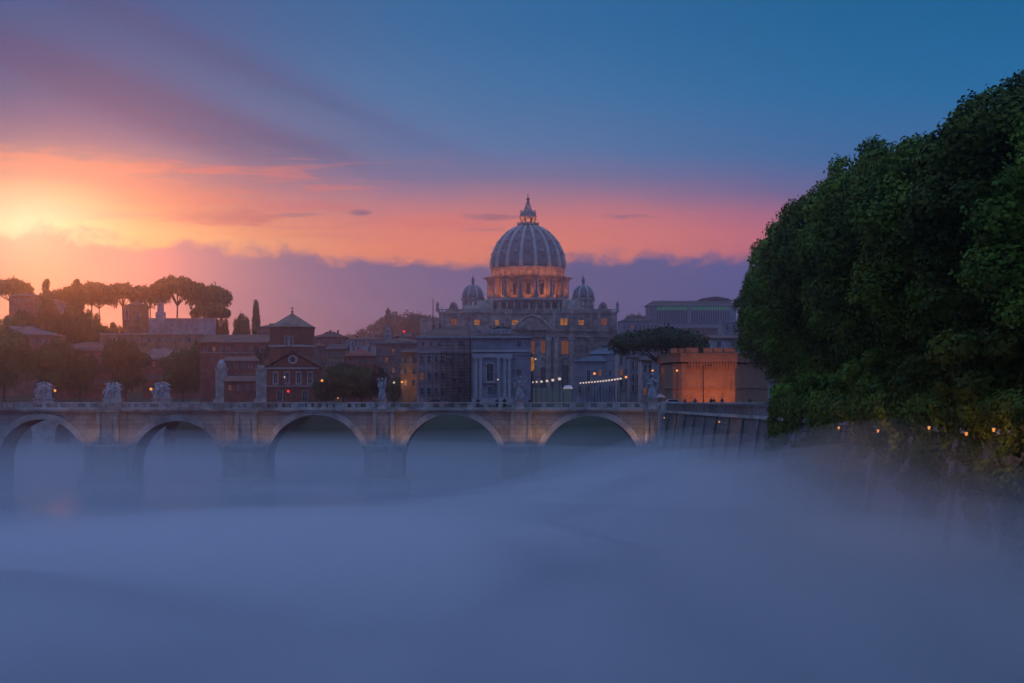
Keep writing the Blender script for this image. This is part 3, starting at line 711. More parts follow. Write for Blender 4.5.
# umbrella pine family
def pine(name, H, R_, th, nleaf, lsize, seed, m=leaf_pine, nclump=75, fork=.66, trunks=1, tr=.45):
    rnd = np.random.default_rng(seed); t_ = thing(name, '', 'tree', (0, 0, 0))
    a = rnd.uniform(0, 2*PI, nclump); r = np.sqrt(rnd.uniform(0, 1, nclump))*R_*.88
    z = H-th*.45-(r/R_)**2*th*.42+rnd.normal(0, th*.06, nclump)
    C = np.stack([r*np.cos(a), r*np.sin(a), z], 1); Rr = rnd.uniform(.3, .46, nclump)*th
    Rr = np.maximum(Rr, R_*.12)
    V1 = clump_leaves(C, Rr, nleaf, lsize, rnd, squash=.8*th/max(th, R_*.5) if th < R_*.5 else .8, down=.6)
    obj_from(leaf_mesh(name+'_crown', m, V1), 'crown', t_)
    limbs = [tuple(C[i]*np.array([.8, .8, .985])) for i in rnd.choice(nclump, 9, replace=False)]
    trunk_mesh(tr, H*fork*1.25, limbs, rnd, bend=.7).build('trunk', bark, t_, smooth=True)
    return t_
D = 352; kk = D/F
bp_ = pine('umbrella_pine', (402-328)*kk+1.5, 49*kk, 27*kk, 16000, .42, 5, fork=.5, nclump=110, tr=.55)
place(bp_, (XW(661, D), D, 12.7), 'big dark umbrella pine spreading in front of the brick bastion and pale houses')
# hill pines (labels left to right)
hp = pine('umbrella_pine', 22, 11, 5.6, 7000, .8, 6, m=leaf_far)
hp2 = pine('umbrella_pine', 22, 11, 5.0, 7000, .8, 16, m=leaf_far)
hill = [(10, 900, 38, 277, 'leftmost umbrella pine on the hill, cut by the picture edge'),
        (91, 905, 44, 281, 'umbrella pine on the hill left of the octagonal tower, touched by the sunset glow'),
        (66, 925, 34, 288, 'smaller umbrella pine behind the glowing cedar on the hill'),
        (124, 915, 48, 282, 'wide umbrella pine straight behind the octagonal tower'),
        (150, 940, 34, 286, 'umbrella pine behind the pedestal monument, between two taller pines'),
        (176, 900, 50, 275, 'tallest umbrella pine with a domed crown on the hill'),
        (207, 912, 42, 283, 'umbrella pine at the right end of the hill row, stepping down from the tallest'),
        (211, 895, 36, 302, 'low umbrella pine tucked under the right end of the hill row'),
        (100, 935, 30, 289, 'low umbrella pine between the cedar and the wide pine')]
for i, (px, D, w_, yt, lab) in enumerate(hill):
    src = hp if i % 2 == 0 else hp2; o = src if i < 2 else copy_tree(src); k = D/F
    x = XW(px, D); zb = gz(x, D)-.5; H = ZW(yt, D)-zb; sxy = w_*k/22*1.16
    place(o, (x, D, zb), lab, rz=i*1.3, s=(sxy, sxy, H/22), group='umbrella pines on the left hill')
for px, D, w_, yt, lab in [(418, 1500, 34, 313, 'lone umbrella pine on the skyline just left of the basilica'), (637, 1500, 34, 313, 'dark umbrella pine clump on the skyline just right of the basilica')]:
    o = copy_tree(hp); x = XW(px, D); zb = gz(x, D)-.5; H = ZW(yt, D)-zb; sxy = w_*D/F/22
    place(o, (x, D, zb), lab, rz=2, s=(sxy, sxy, H/22), group='umbrella pines beside the basilica')

def round_tree(name, seed, m, nl=7000, ls=.5, R_=8, H=18, h0=2.0, ncl=40): return big_tree(name, h0, H, R_, ncl, nl, ls, m, seed, clump_r=(.2, .34))
rt = round_tree('broadleaf_tree', 21, leaf_far, 14000, .5); rt2 = round_tree('broadleaf_tree', 22, leaf_far, 14000, .5)
def rplace(o, px, D, w_, yt, lab, group=None, base=None, rz=0):
    x = XW(px, D); zb = (gz(x, D)-.4) if base is None else base; H = ZW(yt, D)-zb; s = w_*D/F/18
    return place(o, (x, D, zb), lab, rz=rz, s=(s, s, H/18.5), group=group)
lt = [(4, 660, 66, 322, 'dark leafy riverside tree cut by the left picture edge'), (54, 668, 44, 337, 'rusty green riverside tree right of the edge tree'), (80, 676, 38, 346, 'thinner riverside tree just left of the carved stone group'),
      (126, 670, 46, 338, 'riverside tree between the two left stone groups below the octagonal tower'), (183, 668, 42, 345, 'riverside tree behind the third stone group'), (203, 660, 38, 337, 'tall riverside tree left of the stone pylon')]
for i, (px, D, w_, yt, lab) in enumerate(lt):
    src = (rt, rt2)[i % 2]; o = src if i < 2 else copy_tree(src); rplace(o, px, D, w_, yt, lab, 'leafy trees along the left quay', rz=i)
mid = [(343, 470, 46, 360, 'dark green round tree behind the bridge, left of the slim angel'), (362, 476, 38, 366, 'dark round tree filling the right of the green clump by the slim angel'), (326, 480, 26, 376, 'small tree with orange lamplight left of the dark green clump')]
for i, (px, D, w_, yt, lab) in enumerate(mid):
    o = copy_tree((rt, rt2)[i % 2]); rplace(o, px, D, w_, yt, lab, 'trees behind the middle of the bridge', rz=i*2)
pl = round_tree('plum_tree', 27, leaf_red, 7000, .5); rplace(pl, 379, 474, 24, 364, 'dark red leafed tree behind the slim angel')
pl2 = copy_tree(rt2); rplace(pl2, 395, 470, 18, 377, 'small lamplit tree right of the slim angel')
bs = copy_tree(rt); rplace(bs, 242, 890, 22, 309, 'square clipped looking tree beside the cypress on the hill')
bs = copy_tree(rt2); rplace(bs, 220, 905, 18, 317, 'small round bush tree left of the square clipped tree on the hill')
for i, (px, D, w_, yt, lab) in enumerate([(22, 800, 40, 305, 'dark tree below the villa on the left hill'), (48, 810, 36, 306, 'dark tree right of the villa on the left hill'), (72, 830, 34, 300, 'glowing dark tree under the cedar on the hill'), (92, 815, 34, 310, 'dark tree under the pines left of the octagonal tower'),
                                           (112, 800, 30, 318, 'low dark tree at the left foot of the octagonal tower'), (6, 790, 34, 316, 'dark tree at the left edge below the villa'), (270, 900, 20, 331, 'low bush right of the cypress')]):
    o = copy_tree((rt, rt2)[i % 2]); rplace(o, px, D, w_, yt, lab, 'dark trees on the hillside', rz=i)
# conifers with layered boughs
def cedar(name, H, R_, seed, nl=5000, ls=.5, m=leaf_pine, shape='cedar'):
    rnd = np.random.default_rng(seed); t_ = thing(name, '', 'tree', (0, 0, 0)); C = []; Rr = []
    if shape == 'cedar':
        for j in range(12):
            z = H*(.25+.72*j/11); r = R_*(1-.9*j/11)*rnd.uniform(.8, 1.1)
            for k in range(9):
                a = k*.7+j; q_ = rnd.uniform(.3, .95); C.append((r*q_*math.cos(a), r*q_*math.sin(a), z+rnd.normal(0, .3))); Rr.append(R_*(.2-.006*j))
        sq = .9
    else:
        for j in range(16):
            f_ = j/15; z = H*(.08+.88*f_); r = R_*math.sin(PI*min(1, (.18+.8*f_)))**.6*.5
            for k in range(4): C.append((r*math.cos(k*1.6+j), r*math.sin(k*1.6+j), z)); Rr.append(R_*.55)
        sq = 1.2
    obj_from(leaf_mesh(name+'_crown', m, clump_leaves(np.array(C), np.array(Rr), nl, ls, rnd, squash=sq, down=.7)), 'crown', t_)
    m_ = MB(); m_.tube([(0, 0, -.5), (0, 0, H*.5), (.2, 0, H*.97)], [H*.025, H*.018, .05]); m_.build('trunk', bark, t_)
    return t_
c1 = cedar('cedar', 20, 8, 41, m=leaf_far); c2 = copy_tree(c1); c3 = cedar('cedar', 20, 8, 43)
for o, px, D, yt, w_, lab in [(c1, 46, 838, 281, 38, 'pointed cedar right of the villa on the left hill'), (c2, 76, 842, 281, 38, 'ragged cedar against the brightest glow on the hill'), (c3, 388, 1480, 311, 28, 'dark layered cedar on the wooded middle hill')]:
    x = XW(px, D); zb = gz(x, D)-.5; place(o, (x, D, zb), lab, s=(w_*D/F/16, w_*D/F/16, (ZW(yt, D)-zb)/20))
cp = cedar('cypress', 16, 2.2, 45, shape='col', m=leaf_far); x = XW(256, 890); zb = gz(x, 890)-.5
place(cp, (x, 890, zb), 'slender upright cypress on the skyline left of the octagonal church', s=(1.1, 1.1, (ZW(304, 890)-zb)/16))
# woods on the far hills: too dense to count
rnd = np.random.default_rng(77); C = []; Rr = []
for _ in range(900):
    x = rnd.uniform(-420, 330); y = rnd.uniform(1560, 1800); C.append((x, y, gz(x, y)+3)); Rr.append(rnd.uniform(5, 8.5))
C = np.array(C); Rr = np.array(Rr)
o = bpy.data.objects.new('woodland', leaf_mesh('woodland', leaf_pine, clump_leaves(C, Rr, 60000, 2.2, rnd))); COL.objects.link(o); o['kind'] = 'stuff'
C = []; Rr = []
for _ in range(260):
    x = rnd.uniform(-330, -125); y = rnd.uniform(800, 900); C.append((x, y, gz(x, y)+.6)); Rr.append(rnd.uniform(2, 3.6))
o = bpy.data.objects.new('hillside_shrubs', leaf_mesh('hillside_shrubs', leaf_far, clump_leaves(np.array(C), np.array(Rr), 26000, .9, rnd))); COL.objects.link(o); o['kind'] = 'stuff'
#==PART3==

# ================================================================== THE BASILICA
DF = 1130.0; DD = 1290.0
bas = thing('domed_basilica', 'vast stone basilica with a ribbed dome glowing amber at its drum, on the skyline', 'basilica', (XW(528, DF), DF, 18))
def fb(mb, a, b, c, d, D=DF, dep=1.0, off=0): return mb.pb(a, b, c, d, D, dep, off)
# body behind the facade
m_ = MB(); m_.pb(437, 619, 338, 400, DF, 60); m_.pb(420, 440, 336, 400, DF+30, 60); m_.pb(420, 444, 318, 336.5, DF+29.7, 60); m_.build('facade_wall', trav_far, bas)
m_ = MB(); m_.pb(439, 617, 313, 329.5, DF, 58, -.5); m_.build('attic_wall', trav_far, bas)
m_ = MB(); m_.pb(436, 620, 329.5, 331.3, DF, 60, 2.2); m_.pb(437, 619, 331.3, 335.6, DF, 60, .9); m_.pb(436, 620, 335.6, 337.2, DF, 60, 1.8); m_.pb(438, 618, 311.6, 313, DF, 59, .8); m_.build('cornice', trav_far, bas)
# balustrade on the attic, one little opening after another
m_ = MB(); m_.pb(439, 617, 309.0, 309.8, DF, .8, .2)
for i in range(60): m_.pb(439+i*2.99, 440.4+i*2.99, 309.8, 311.6, DF, .6, .15)
m_.build('balustrade', trav_far, bas)
for px in (447.5, 461.5, 487, 503.5, 522, 548.5, 556, 571.5, 590.5, 611.5):
    m_ = MB(); m_.pb(px-2.4, px+2.4, 337.3, 398, DF, 2, 2.6); m_.pb(px-3, px+3, 337.25, 340.5, DF, 2, 3.3); m_.lathe(XW(px, DF), DF-2.6, [(2.3*DF/F, ZW(398, DF)), (2.3*DF/F, ZW(370, DF)), (1.95*DF/F, ZW(342, DF)), (2.5*DF/F, ZW(340.6, DF))], 16)
    m_.build('column', trav_far, bas, smooth=False)
for px in (442, 459, 467, 487, 506, 554, 572, 591, 599, 613):
    m_ = MB(); m_.pb(px-1.4, px+1.4, 313.2, 329.3, DF, 1, .9); m_.build('pilaster', trav_far, bas)
# central pediment
k = DF/F; xc = XW(532, DF)
m_ = MB(); zb = ZW(330.0, DF); m_.prism([(xc-18*k, zb), (xc+18*k, zb), (xc+15.6*k, zb+2.4), (xc+10*k, zb+7), (xc, zb+8.6), (xc-10*k, zb+7), (xc-15.6*k, zb+2.4)], DF-4, DF-2.3); m_.build('pediment', trav_far, bas)
m_ = MB(); m_.prism([(xc-20*k, zb-.6), (xc+20*k, zb-.6), (xc+20*k, zb+.2), (xc+11*k, zb+8), (xc, zb+9.8), (xc-11*k, zb+8), (xc-20*k, zb+.2), (xc-25*k, zb+.2), (xc-10*k, zb+7.1), (xc, zb+8.7), (xc+10*k, zb+7.1), (xc+25*k, zb+.2), (xc+25.5*k, zb), (xc-25.5*k, zb)], DF-4.8, DF-4.01) if False else m_.tube([(xc-20*k, DF-4.3, zb+.1), (xc-9*k, DF-4.3, zb+7.2), (xc, DF-4.3, zb+9.3), (xc+9*k, DF-4.3, zb+7.2), (xc+20*k, DF-4.3, zb+.1)], .75, 6); m_.build('pediment_moulding', trav_far, bas)
def window(root, px, pt, pb_, w, D, off, glassm, frame=frame_w, fw=.7, arched=False, name='window', hood=False):
    """surround proud of the wall, pane as its sub-part"""
    k = D/F; a = px-w/2; b_ = px+w/2; m_ = MB(); fp = fw*1.0
    m_.pb(a-fp, a, pt-fp, pb_+fp, D, .3, off+.22); m_.pb(b_, b_+fp, pt-fp, pb_+fp, D, .3, off+.22)
    if not arched: m_.pb(a, b_, pt-fp, pt, D, .3, off+.22)
    m_.pb(a-fp*.3-fp*.7+.001, b_+fp-.001, pb_, pb_+fp*.9, D, .45, off+.36)
    if hood: m_.pb(a-fp*1.5, b_+fp*1.5, pt-fp*1.9, pt-fp*1.02, D, .6, off+.5)
    if arched:
        r = (b_-a)/2*k; cx_ = XW(px, D); zc = ZW(pt+(b_-a)/2, D); n = 8
        for i in range(n):
            q0 = PI*i/n; q1 = PI*(i+1)/n; ro = r+fp*k
            m_.prism([(cx_-r*math.cos(q0), zc+r*math.sin(q0)), (cx_-r*math.cos(q1), zc+r*math.sin(q1)), (cx_-ro*math.cos(q1), zc+ro*math.sin(q1)), (cx_-ro*math.cos(q0), zc+ro*math.sin(q0))], D-off-.22, D-off+.06)
    w_ = m_.build(name, frame, root); w_['_o'] = root['_o']
    p_ = MB()
    if arched:
        x0 = XW(a, D); x1 = XW(b_, D); z0 = ZW(pb_, D); n = 10
        p_.prism([(x0, z0), (x1, z0)]+[(cx_+r*math.cos(PI*i/n), zc+r*math.sin(PI*i/n)) for i in range(n+1)], D-off-.03, D-off+.05)
    else: p_.pb(a, b_, pt, pb_, D, .08, off+.03)
    o = p_.build('pane', glassm, w_)
    if hasattr(o, 'location') and w_.location.length == 0: pass
    mu = MB(); mu.pb(px-.12*max(1, w/5), px+.12*max(1, w/5), pt+(w*.3 if arched else 0), pb_, D, .05, off+.09); mu.pb(a, b_, (pt+pb_)/2-.1, (pt+pb_)/2+.1, D, .05, off+.08); mu.build('glazing_bar', frame if glassm is glass else iron, w_)
    return w_
for px, w, h_, gm_ in [(454, 5.5, 6, win_dim), (477, 5, 5, win_lit), (497, 3.6, 5, win_lit), (515, 6, 5, win_lit), (543.5, 5.4, 4.6, win_lit), (563.8, 7.2, 6.4, win_lit), (581.3, 5, 5, win_lit), (604, 6, 6.5, win_dim)]:
    window(bas, px, 325-h_, 325, w, DF, -.5, gm_, trav_far, .8)
for px, pt, pb_, w, gm_ in [(565, 341, 354, 7, win_dim), (543, 341, 353, 4, win_dim), (581, 345, 352, 3.6, glass), (532, 341, 354, 5, win_dim), (565, 365, 396, 6.5, glass), (543, 367, 396, 5, glass), (532, 367, 396, 5, glass), (604, 345, 352, 5, glass), (565, 357.5, 359.5, 4.5, glass), (543, 357.5, 359.5, 3, glass), (602, 367, 396, 6, glass),
                            (427, 322, 326, 3, glass), (429, 341, 347, 3, glass), (452, 341, 350, 4, glass), (475, 341, 350, 5, glass), (495, 341, 350, 5, glass), (513, 341, 350, 5, glass)]:
    window(bas, px, pt, pb_, w, DF, -29.9 if px < 435 and pt < 340 else (-29.9 if px < 435 else 0), gm_, trav_far, .7)
# roofline figures and clock gables
for px, yt in [(437.5, 301), (617.5, 301)]:
    m_ = MB(); x = XW(px, DF); z = ZW(311.6, DF); s_ = (311.6-yt)*k
    m_.lathe(x, DF+1, [(1.3, z), (1.3, z+.22*s_), (.9, z+.25*s_), (.85, z+.6*s_), (1.1, z+.78*s_), (.4, z+.86*s_)], 8); m_.ball((x, DF+1, z+.92*s_), .09*s_*.9); m_.build('roof_statue', trav_far, bas)
for px in list(np.linspace(492, 566, 11)):
    m_ = MB(); x = XW(px, DF); z = ZW(309, DF); m_.lathe(x, DF+.4, [(.8, z), (.55, z+1), (.5, z+2.4), (.75, z+3.1), (.3, z+3.6)], 8); m_.ball((x, DF+.4, z+3.9), .42); m_.build('roof_statue', trav_far, bas)
for px in (453.5, 603):
    m_ = MB(); x = XW(px, DF); z = ZW(312, DF)
    m_.prism([(x-9*k, z), (x+9*k, z), (x+8*k, z+1.6*k*2), (x+5*k, z+3*k), (x+4*k, z+6*k), (x-4*k, z+6*k), (x-5*k, z+3*k), (x-8*k, z+3.2*k)], DF, DF+4)
    pts = [(x+3.9*k*math.cos(PI*i/8), z+6.0*k+3.7*k*math.sin(PI*i/8)) for i in range(9)]; m_.prism(pts, DF-.3, DF+3.5); m_.ball((x, DF+1, z+10*k), .7*k)
    cg = m_.build('clock_gable', trav_far, bas); cg['_o'] = bas['_o']
    m_ = MB(); n = 16; m_.prism([(x+2.3*k*math.cos(2*PI*i/n), z+5.2*k+2.3*k*math.sin(2*PI*i/n)) for i in range(n)], DF-.5, DF-.05); m_.build('clock_face', lead, cg)
for sx in (-1, 1):
    m_ = MB()
    for j, (dx, w_, yt) in enumerate([(68, 12, 309.5), (50, 30, 305), (43, 16, 300)]):
        m_.pb(528+sx*dx-w_/2, 528+sx*dx+w_/2, yt, 312.5, DF+45+j*8, 30)
    m_.build('nave_block', trav_far, bas)
# dome
k = DD/F; dx_ = XW(528, DD)
def zd_(py): return ZW(py, DD)
def ring(name, prof, m, n=64, parent=bas, cx=dx_, cy_=DD, smooth=True):
    mm = MB(); mm.lathe(cx, cy_, prof, n); return mm.build(name, m, parent, smooth=smooth)
o = ring('dome_base', [(43.5*k, zd_(320)), (43.5*k, zd_(303)), (44.6*k, zd_(302.6)), (44.6*k, zd_(300.6)), (35*k, zd_(300.6)), (35*k, zd_(299))], trav_far); 
for i in range(48):
    a = 2*PI*(i+.5)/48
    if math.cos(a) > .1:
        x = dx_+43.6*k*math.sin(a); y = DD-43.6*k*math.cos(a)
        m_ = MB(); m_.lathe(x, y, [(1.1*k, zd_(312)), (1.1*k, zd_(304.5))], 4, ph=a+PI/4); m_.build('base_opening', glass, bas)
dr = ring('drum', [(34*k, zd_(300.6)), (34*k, zd_(281)), (35.5*k, zd_(280.5)), (35.5*k, zd_(278.8)), (33, zd_(278.6))], trav_far, smooth=False); dr['_o'] = bas['_o']
for i in range(16):
    a = 2*PI*i/16+PI/16
    if math.cos(a) < -.25: continue
    ca, sa = math.cos(a), math.sin(a)
    m_ = MB()
    def rb(r0, r1, hw, z0, z1):
        P = []
        for r, w_ in ((r0, -hw), (r1, -hw), (r1, hw), (r0, hw)): P.append((dx_+r*sa+w_*ca, DD-r*ca+w_*sa))
        m_.hprism(P, z0, z1)
    rb(33.5*k, 39.3*k, 1.5*k, zd_(300.5), zd_(281.3)); rb(33.4*k, 41.9*k, 2.9*k, zd_(281.25), zd_(278.6)); rb(33.4*k, 41*k, 2.6*k, zd_(300.55), zd_(298.6))
    b_ = m_.build('buttress', trav_far, bas); b_['_o'] = bas['_o']
    for w_ in (-1.45, 1.45):
        x = dx_+40.3*k*sa+w_*k*ca; y = DD-40.3*k*ca+w_*k*sa; m_ = MB(); m_.lathe(x, y, [(.95*k, zd_(298.5)), (.9*k, zd_(296)), (.8*k, zd_(283)), (1.1*k, zd_(281.4))], 10); m_.build('column', trav_far, b_)
    a2 = a+PI/16
    if math.cos(a2) > -.1:
        ca, sa = math.cos(a2), math.sin(a2); m_ = MB(); rb(33.8*k, 34.25*k, 2.1*k, zd_(296.5), zd_(285.5)); wn = m_.build('drum_window', glass, bas); wn['_o'] = bas['_o']
        m_ = MB(); rb(33.8*k, 35.1*k, 3.1*k, zd_(285.4), zd_(284.4)); rb(33.8*k, 34.9*k, 1.7*k, zd_(284.4), zd_(283.4)); rb(33.8*k, 34.8*k, 3.0*k, zd_(297.9), zd_(296.55)); 
        for sg in (-1, 1):
            P = []
            for r, w_ in ((33.8*k, sg*2.15*k), (34.8*k, sg*2.15*k), (34.8*k, sg*2.9*k), (33.8*k, sg*2.9*k)): P.append((dx_+r*sa+w_*ca, DD-r*ca+w_*sa))
            m_.hprism(P if sg < 0 else P, zd_(296.5), zd_(285.45))
        m_.build('window_hood', trav_far, wn)
at = ring('drum_attic', [(36.3*k, zd_(278.7)), (36.3*k, zd_(270)), (37.3*k, zd_(269.6)), (37.5*k, zd_(268.3)), (36.0*k, zd_(268.1))], trav_far); at['_o'] = bas['_o']
m_ = MB()
for i in range(32):
    a = 2*PI*i/32+PI/32
    if math.cos(a) < -.2: continue
    ca, sa = math.cos(a), math.sin(a); rb(36.2*k, 36.9*k, .55*k, zd_(278.5), zd_(270.2))
m_.build('attic_pilasters', trav_far, at)
prof = []
NP = 22
for i in range(NP+1):                     # slightly pointed shell
    u = i/NP; th = u*math.radians(72.5); r = (36.6+6.2)*math.cos(th)-6.2; z = 42.6*math.sin(th)/math.sin(math.radians(72.5))
    prof.append((max(r, 6.4), z))
prof = [(r*k, zd_(268.1)+z*k) for r, z in prof]
dm_ = ring('main_dome', prof, lead); dm_['_o'] = bas['_o']
for i in range(16):
    a = 2*PI*i/16+PI/16; ca, sa = math.cos(a), math.sin(a)
    if ca < -.5: continue
    m_ = MB(); m_.tube([(dx_+(r+.3)*sa, DD-(r+.3)*ca, z) for r, z in prof], [1.5-.7*j/NP for j in range(NP+1)], 6); m_.build('dome_rib', mat('rib_stone', (.46, .44, .42), var=.15, scale=.3), dm_, smooth=True)
for row_, (j, s_) in enumerate([(5, 1.35), (10, 1.1), (15, .8)]):
    r, z = prof[j]; r2, z2 = prof[j+1]
    for i in range(16):
        a = 2*PI*i/16+PI/8; ca, sa = math.cos(a), math.sin(a)
        if ca < -.2: continue
        m_ = MB(); m_.ball((dx_+(r-.3)*sa, DD-(r-.3)*ca, z+.8), 1.15*s_, 1, 1, 1.2); m_.build('dormer', trav_far, dm_)
        m_ = MB(); m_.ball((dx_+(r+.75*s_)*sa, DD-(r+.75*s_)*ca, z+.7), .62*s_); m_.build('dormer_eye', glass, dm_)
rt_, zt_ = prof[-1]
la = ring('lantern', [(9.2*k, zt_-.6*k), (10.8*k, zt_+.2*k), (11*k, zd_(224.6)), (8*k, zd_(224.5)), (6.3*k, zd_(224.3)), (6.3*k, zd_(218)), (8.7*k, zd_(217.6)), (8.7*k, zd_(216.4)), (6.2*k, zd_(216.2)), (6*k, zd_(211.6)), (4.2*k, zd_(211)), (3.2*k, zd_(207.5)), (1.5*k, zd_(202)), (.9*k, zd_(200.2))], trav_far, 32, smooth=False); la['_o'] = bas['_o']
m_ = MB()
for i in range(16):
    a = 2*PI*i/16+PI/16; x = dx_+8.0*k*math.sin(a); y = DD-8.0*k*math.cos(a); m_.lathe(x, y, [(.6*k, zd_(224.4)), (.5*k, zd_(217.7))], 8)
    x = dx_+7.6*k*math.sin(a); y = DD-7.6*k*math.cos(a); m_.lathe(x, y, [(.7*k, zd_(216.3)), (.45*k, zd_(213)), (.2*k, zd_(210))], 8)
m_.build('lantern_columns', trav_far, la)
m_ = MB()
for i in range(32):
    a = 2*PI*i/32; x = dx_+10.6*k*math.sin(a); y = DD-10.6*k*math.cos(a); m_.lathe(x, y, [(.3*k, zd_(224.5)), (.25*k, zd_(222.4))], 5)
m_.build('gallery_railing', trav_far, la)
m_ = MB(); m_.ball((dx_, DD, zd_(199.2)), 1.7*k, n=14); m_.build('gilt_ball', bronze, la, smooth=True)
m_ = MB(); m_.box(dx_-.22*k, dx_+.22*k, DD-.2, DD+.2, zd_(197.6), zd_(193.6)); m_.box(dx_-1.0*k, dx_-.23*k, DD-.2, DD+.2, zd_(195.6), zd_(195.1)); m_.box(dx_+.23*k, dx_+1.0*k, DD-.2, DD+.2, zd_(195.6), zd_(195.1)); m_.build('cross', bronze, la)
# side domes
D2 = 1250.0; k2 = D2/F
for px in (473, 583.2):
    cx_ = XW(px, D2); zf = lambda py: ZW(py, D2)
    m_ = MB(); m_.lathe(cx_, D2, [(11.4*k2, zf(320)), (11.4*k2, zf(311)), (12*k2, zf(310.8)), (12*k2, zf(310)), (8*k2, zf(310)), (8*k2, zf(309.9))], 16)
    for i in range(8):      # open arcade: eight piers
        a = 2*PI*i/8+PI/8; x = cx_+8.8*k2*math.sin(a); y = D2-8.8*k2*math.cos(a); m_.lathe(x, y, [(2.6*k2, zf(310)), (2.6*k2, zf(301.5)), (3.2*k2, zf(300.4)), (3.2*k2, zf(299.4))], 8)
    m_.lathe(cx_, D2, [(11.5*k2, zf(301)), (12*k2, zf(299.4)), (12*k2, zf(298.4)), (10.6*k2, zf(298.2))], 24)
    sdm = m_.build('side_drum', trav_far, bas); 
    pr = [(11.2*k2*math.cos(t_*PI/2/10)**.9 if t_ < 9 else 1.9*k2, zf(298.2)+13*k2*math.sin(t_*PI/2/10)) for t_ in range(10)]
    m_ = MB(); m_.lathe(cx_, D2, pr, 32); sd = m_.build('side_dome', lead, bas, smooth=True); sd['_o'] = bas['_o']
    for i in range(8):
        a = 2*PI*i/8+PI/8
        if math.cos(a) < -.3: continue
        m_ = MB(); m_.tube([(cx_+(r+.15)*math.sin(a), D2-(r+.15)*math.cos(a), z) for r, z in pr], .55, 5); m_.build('dome_rib', mat('rib_stone', (.46, .44, .42), var=.15, scale=.3), sd)
    m_ = MB(); m_.lathe(cx_, D2, [(2.4*k2, zf(286)), (2.4*k2, zf(284.9)), (1.5*k2, zf(284.7)), (1.5*k2, zf(280.6)), (2.2*k2, zf(280.3)), (1.6*k2, zf(279)), (.4*k2, zf(277)), (.2*k2, zf(274.5))], 12); m_.ball((cx_, D2, zf(275.6)), .5*k2); m_.build('side_lantern', lead, sd)
# amber floods standing on the basilica roofs
def flood(x, y, z, power, aim, label, ang=110, col=(1, .24, .022), grp='amber floodlights around the great dome'):
    t_ = thing('floodlight', label, 'floodlight', (x, y, z), grp)
    m_ = MB(); m_.box(x-.4, x+.4, y-.3, y+.3, z, z+.35); m_.build('lamp_body', iron, t_)
    m_ = MB(); m_.box(x-.35, x+.35, y-.25, y+.25, z+.354, z+.42); m_.build('lens', orange_glow, t_)
    lamp(t_, (x, y, z+.7), power, col, .4, 'SPOT', aim=aim, ang=ang)
for i in range(-4, 5):
    a = i*PI/8*.98; r = 43.5*k; x = dx_+r*math.sin(a); y = DD-r*math.cos(a); z = zd_(300.6)+.02
    flood(x, y, z, 5600, (dx_+34*k*math.sin(a), DD-34*k*math.cos(a), z+8), 'amber floodlight at the foot of the great drum, one of an even ring')
for i in range(-8, 9):
    a = i*PI/16*.98; r = 40.9*k; x = dx_+r*math.sin(a); y = DD-r*math.cos(a); z = zd_(278.6)+.02
    flood(x, y, z, 950, (dx_+36.3*k*math.sin(a), DD-36.3*k*math.cos(a), z+4), 'amber floodlight on the cornice under the dome shell, one of an even ring')
for i in range(-2, 3):
    a = i*.62; r = 10.0*k; x = dx_+r*math.sin(a); y = DD-r*math.cos(a); z = zd_(224.5)+.02
    flood(x, y, z, 1700, (dx_+6.3*k*math.sin(a), DD-6.3*k*math.cos(a), z+5), 'amber floodlight on the gallery of the dome lantern, one of an even ring')
for i in range(-1, 2):
    a = i*.8; r = 7.4*k; x = dx_+r*math.sin(a); y = DD-r*math.cos(a)-.5; z = zd_(211.6)
    flood(x, y, z, 320, (dx_, DD, z+9), 'amber floodlight on the upper tier of the dome lantern, one of three', 80)
#==PART4==

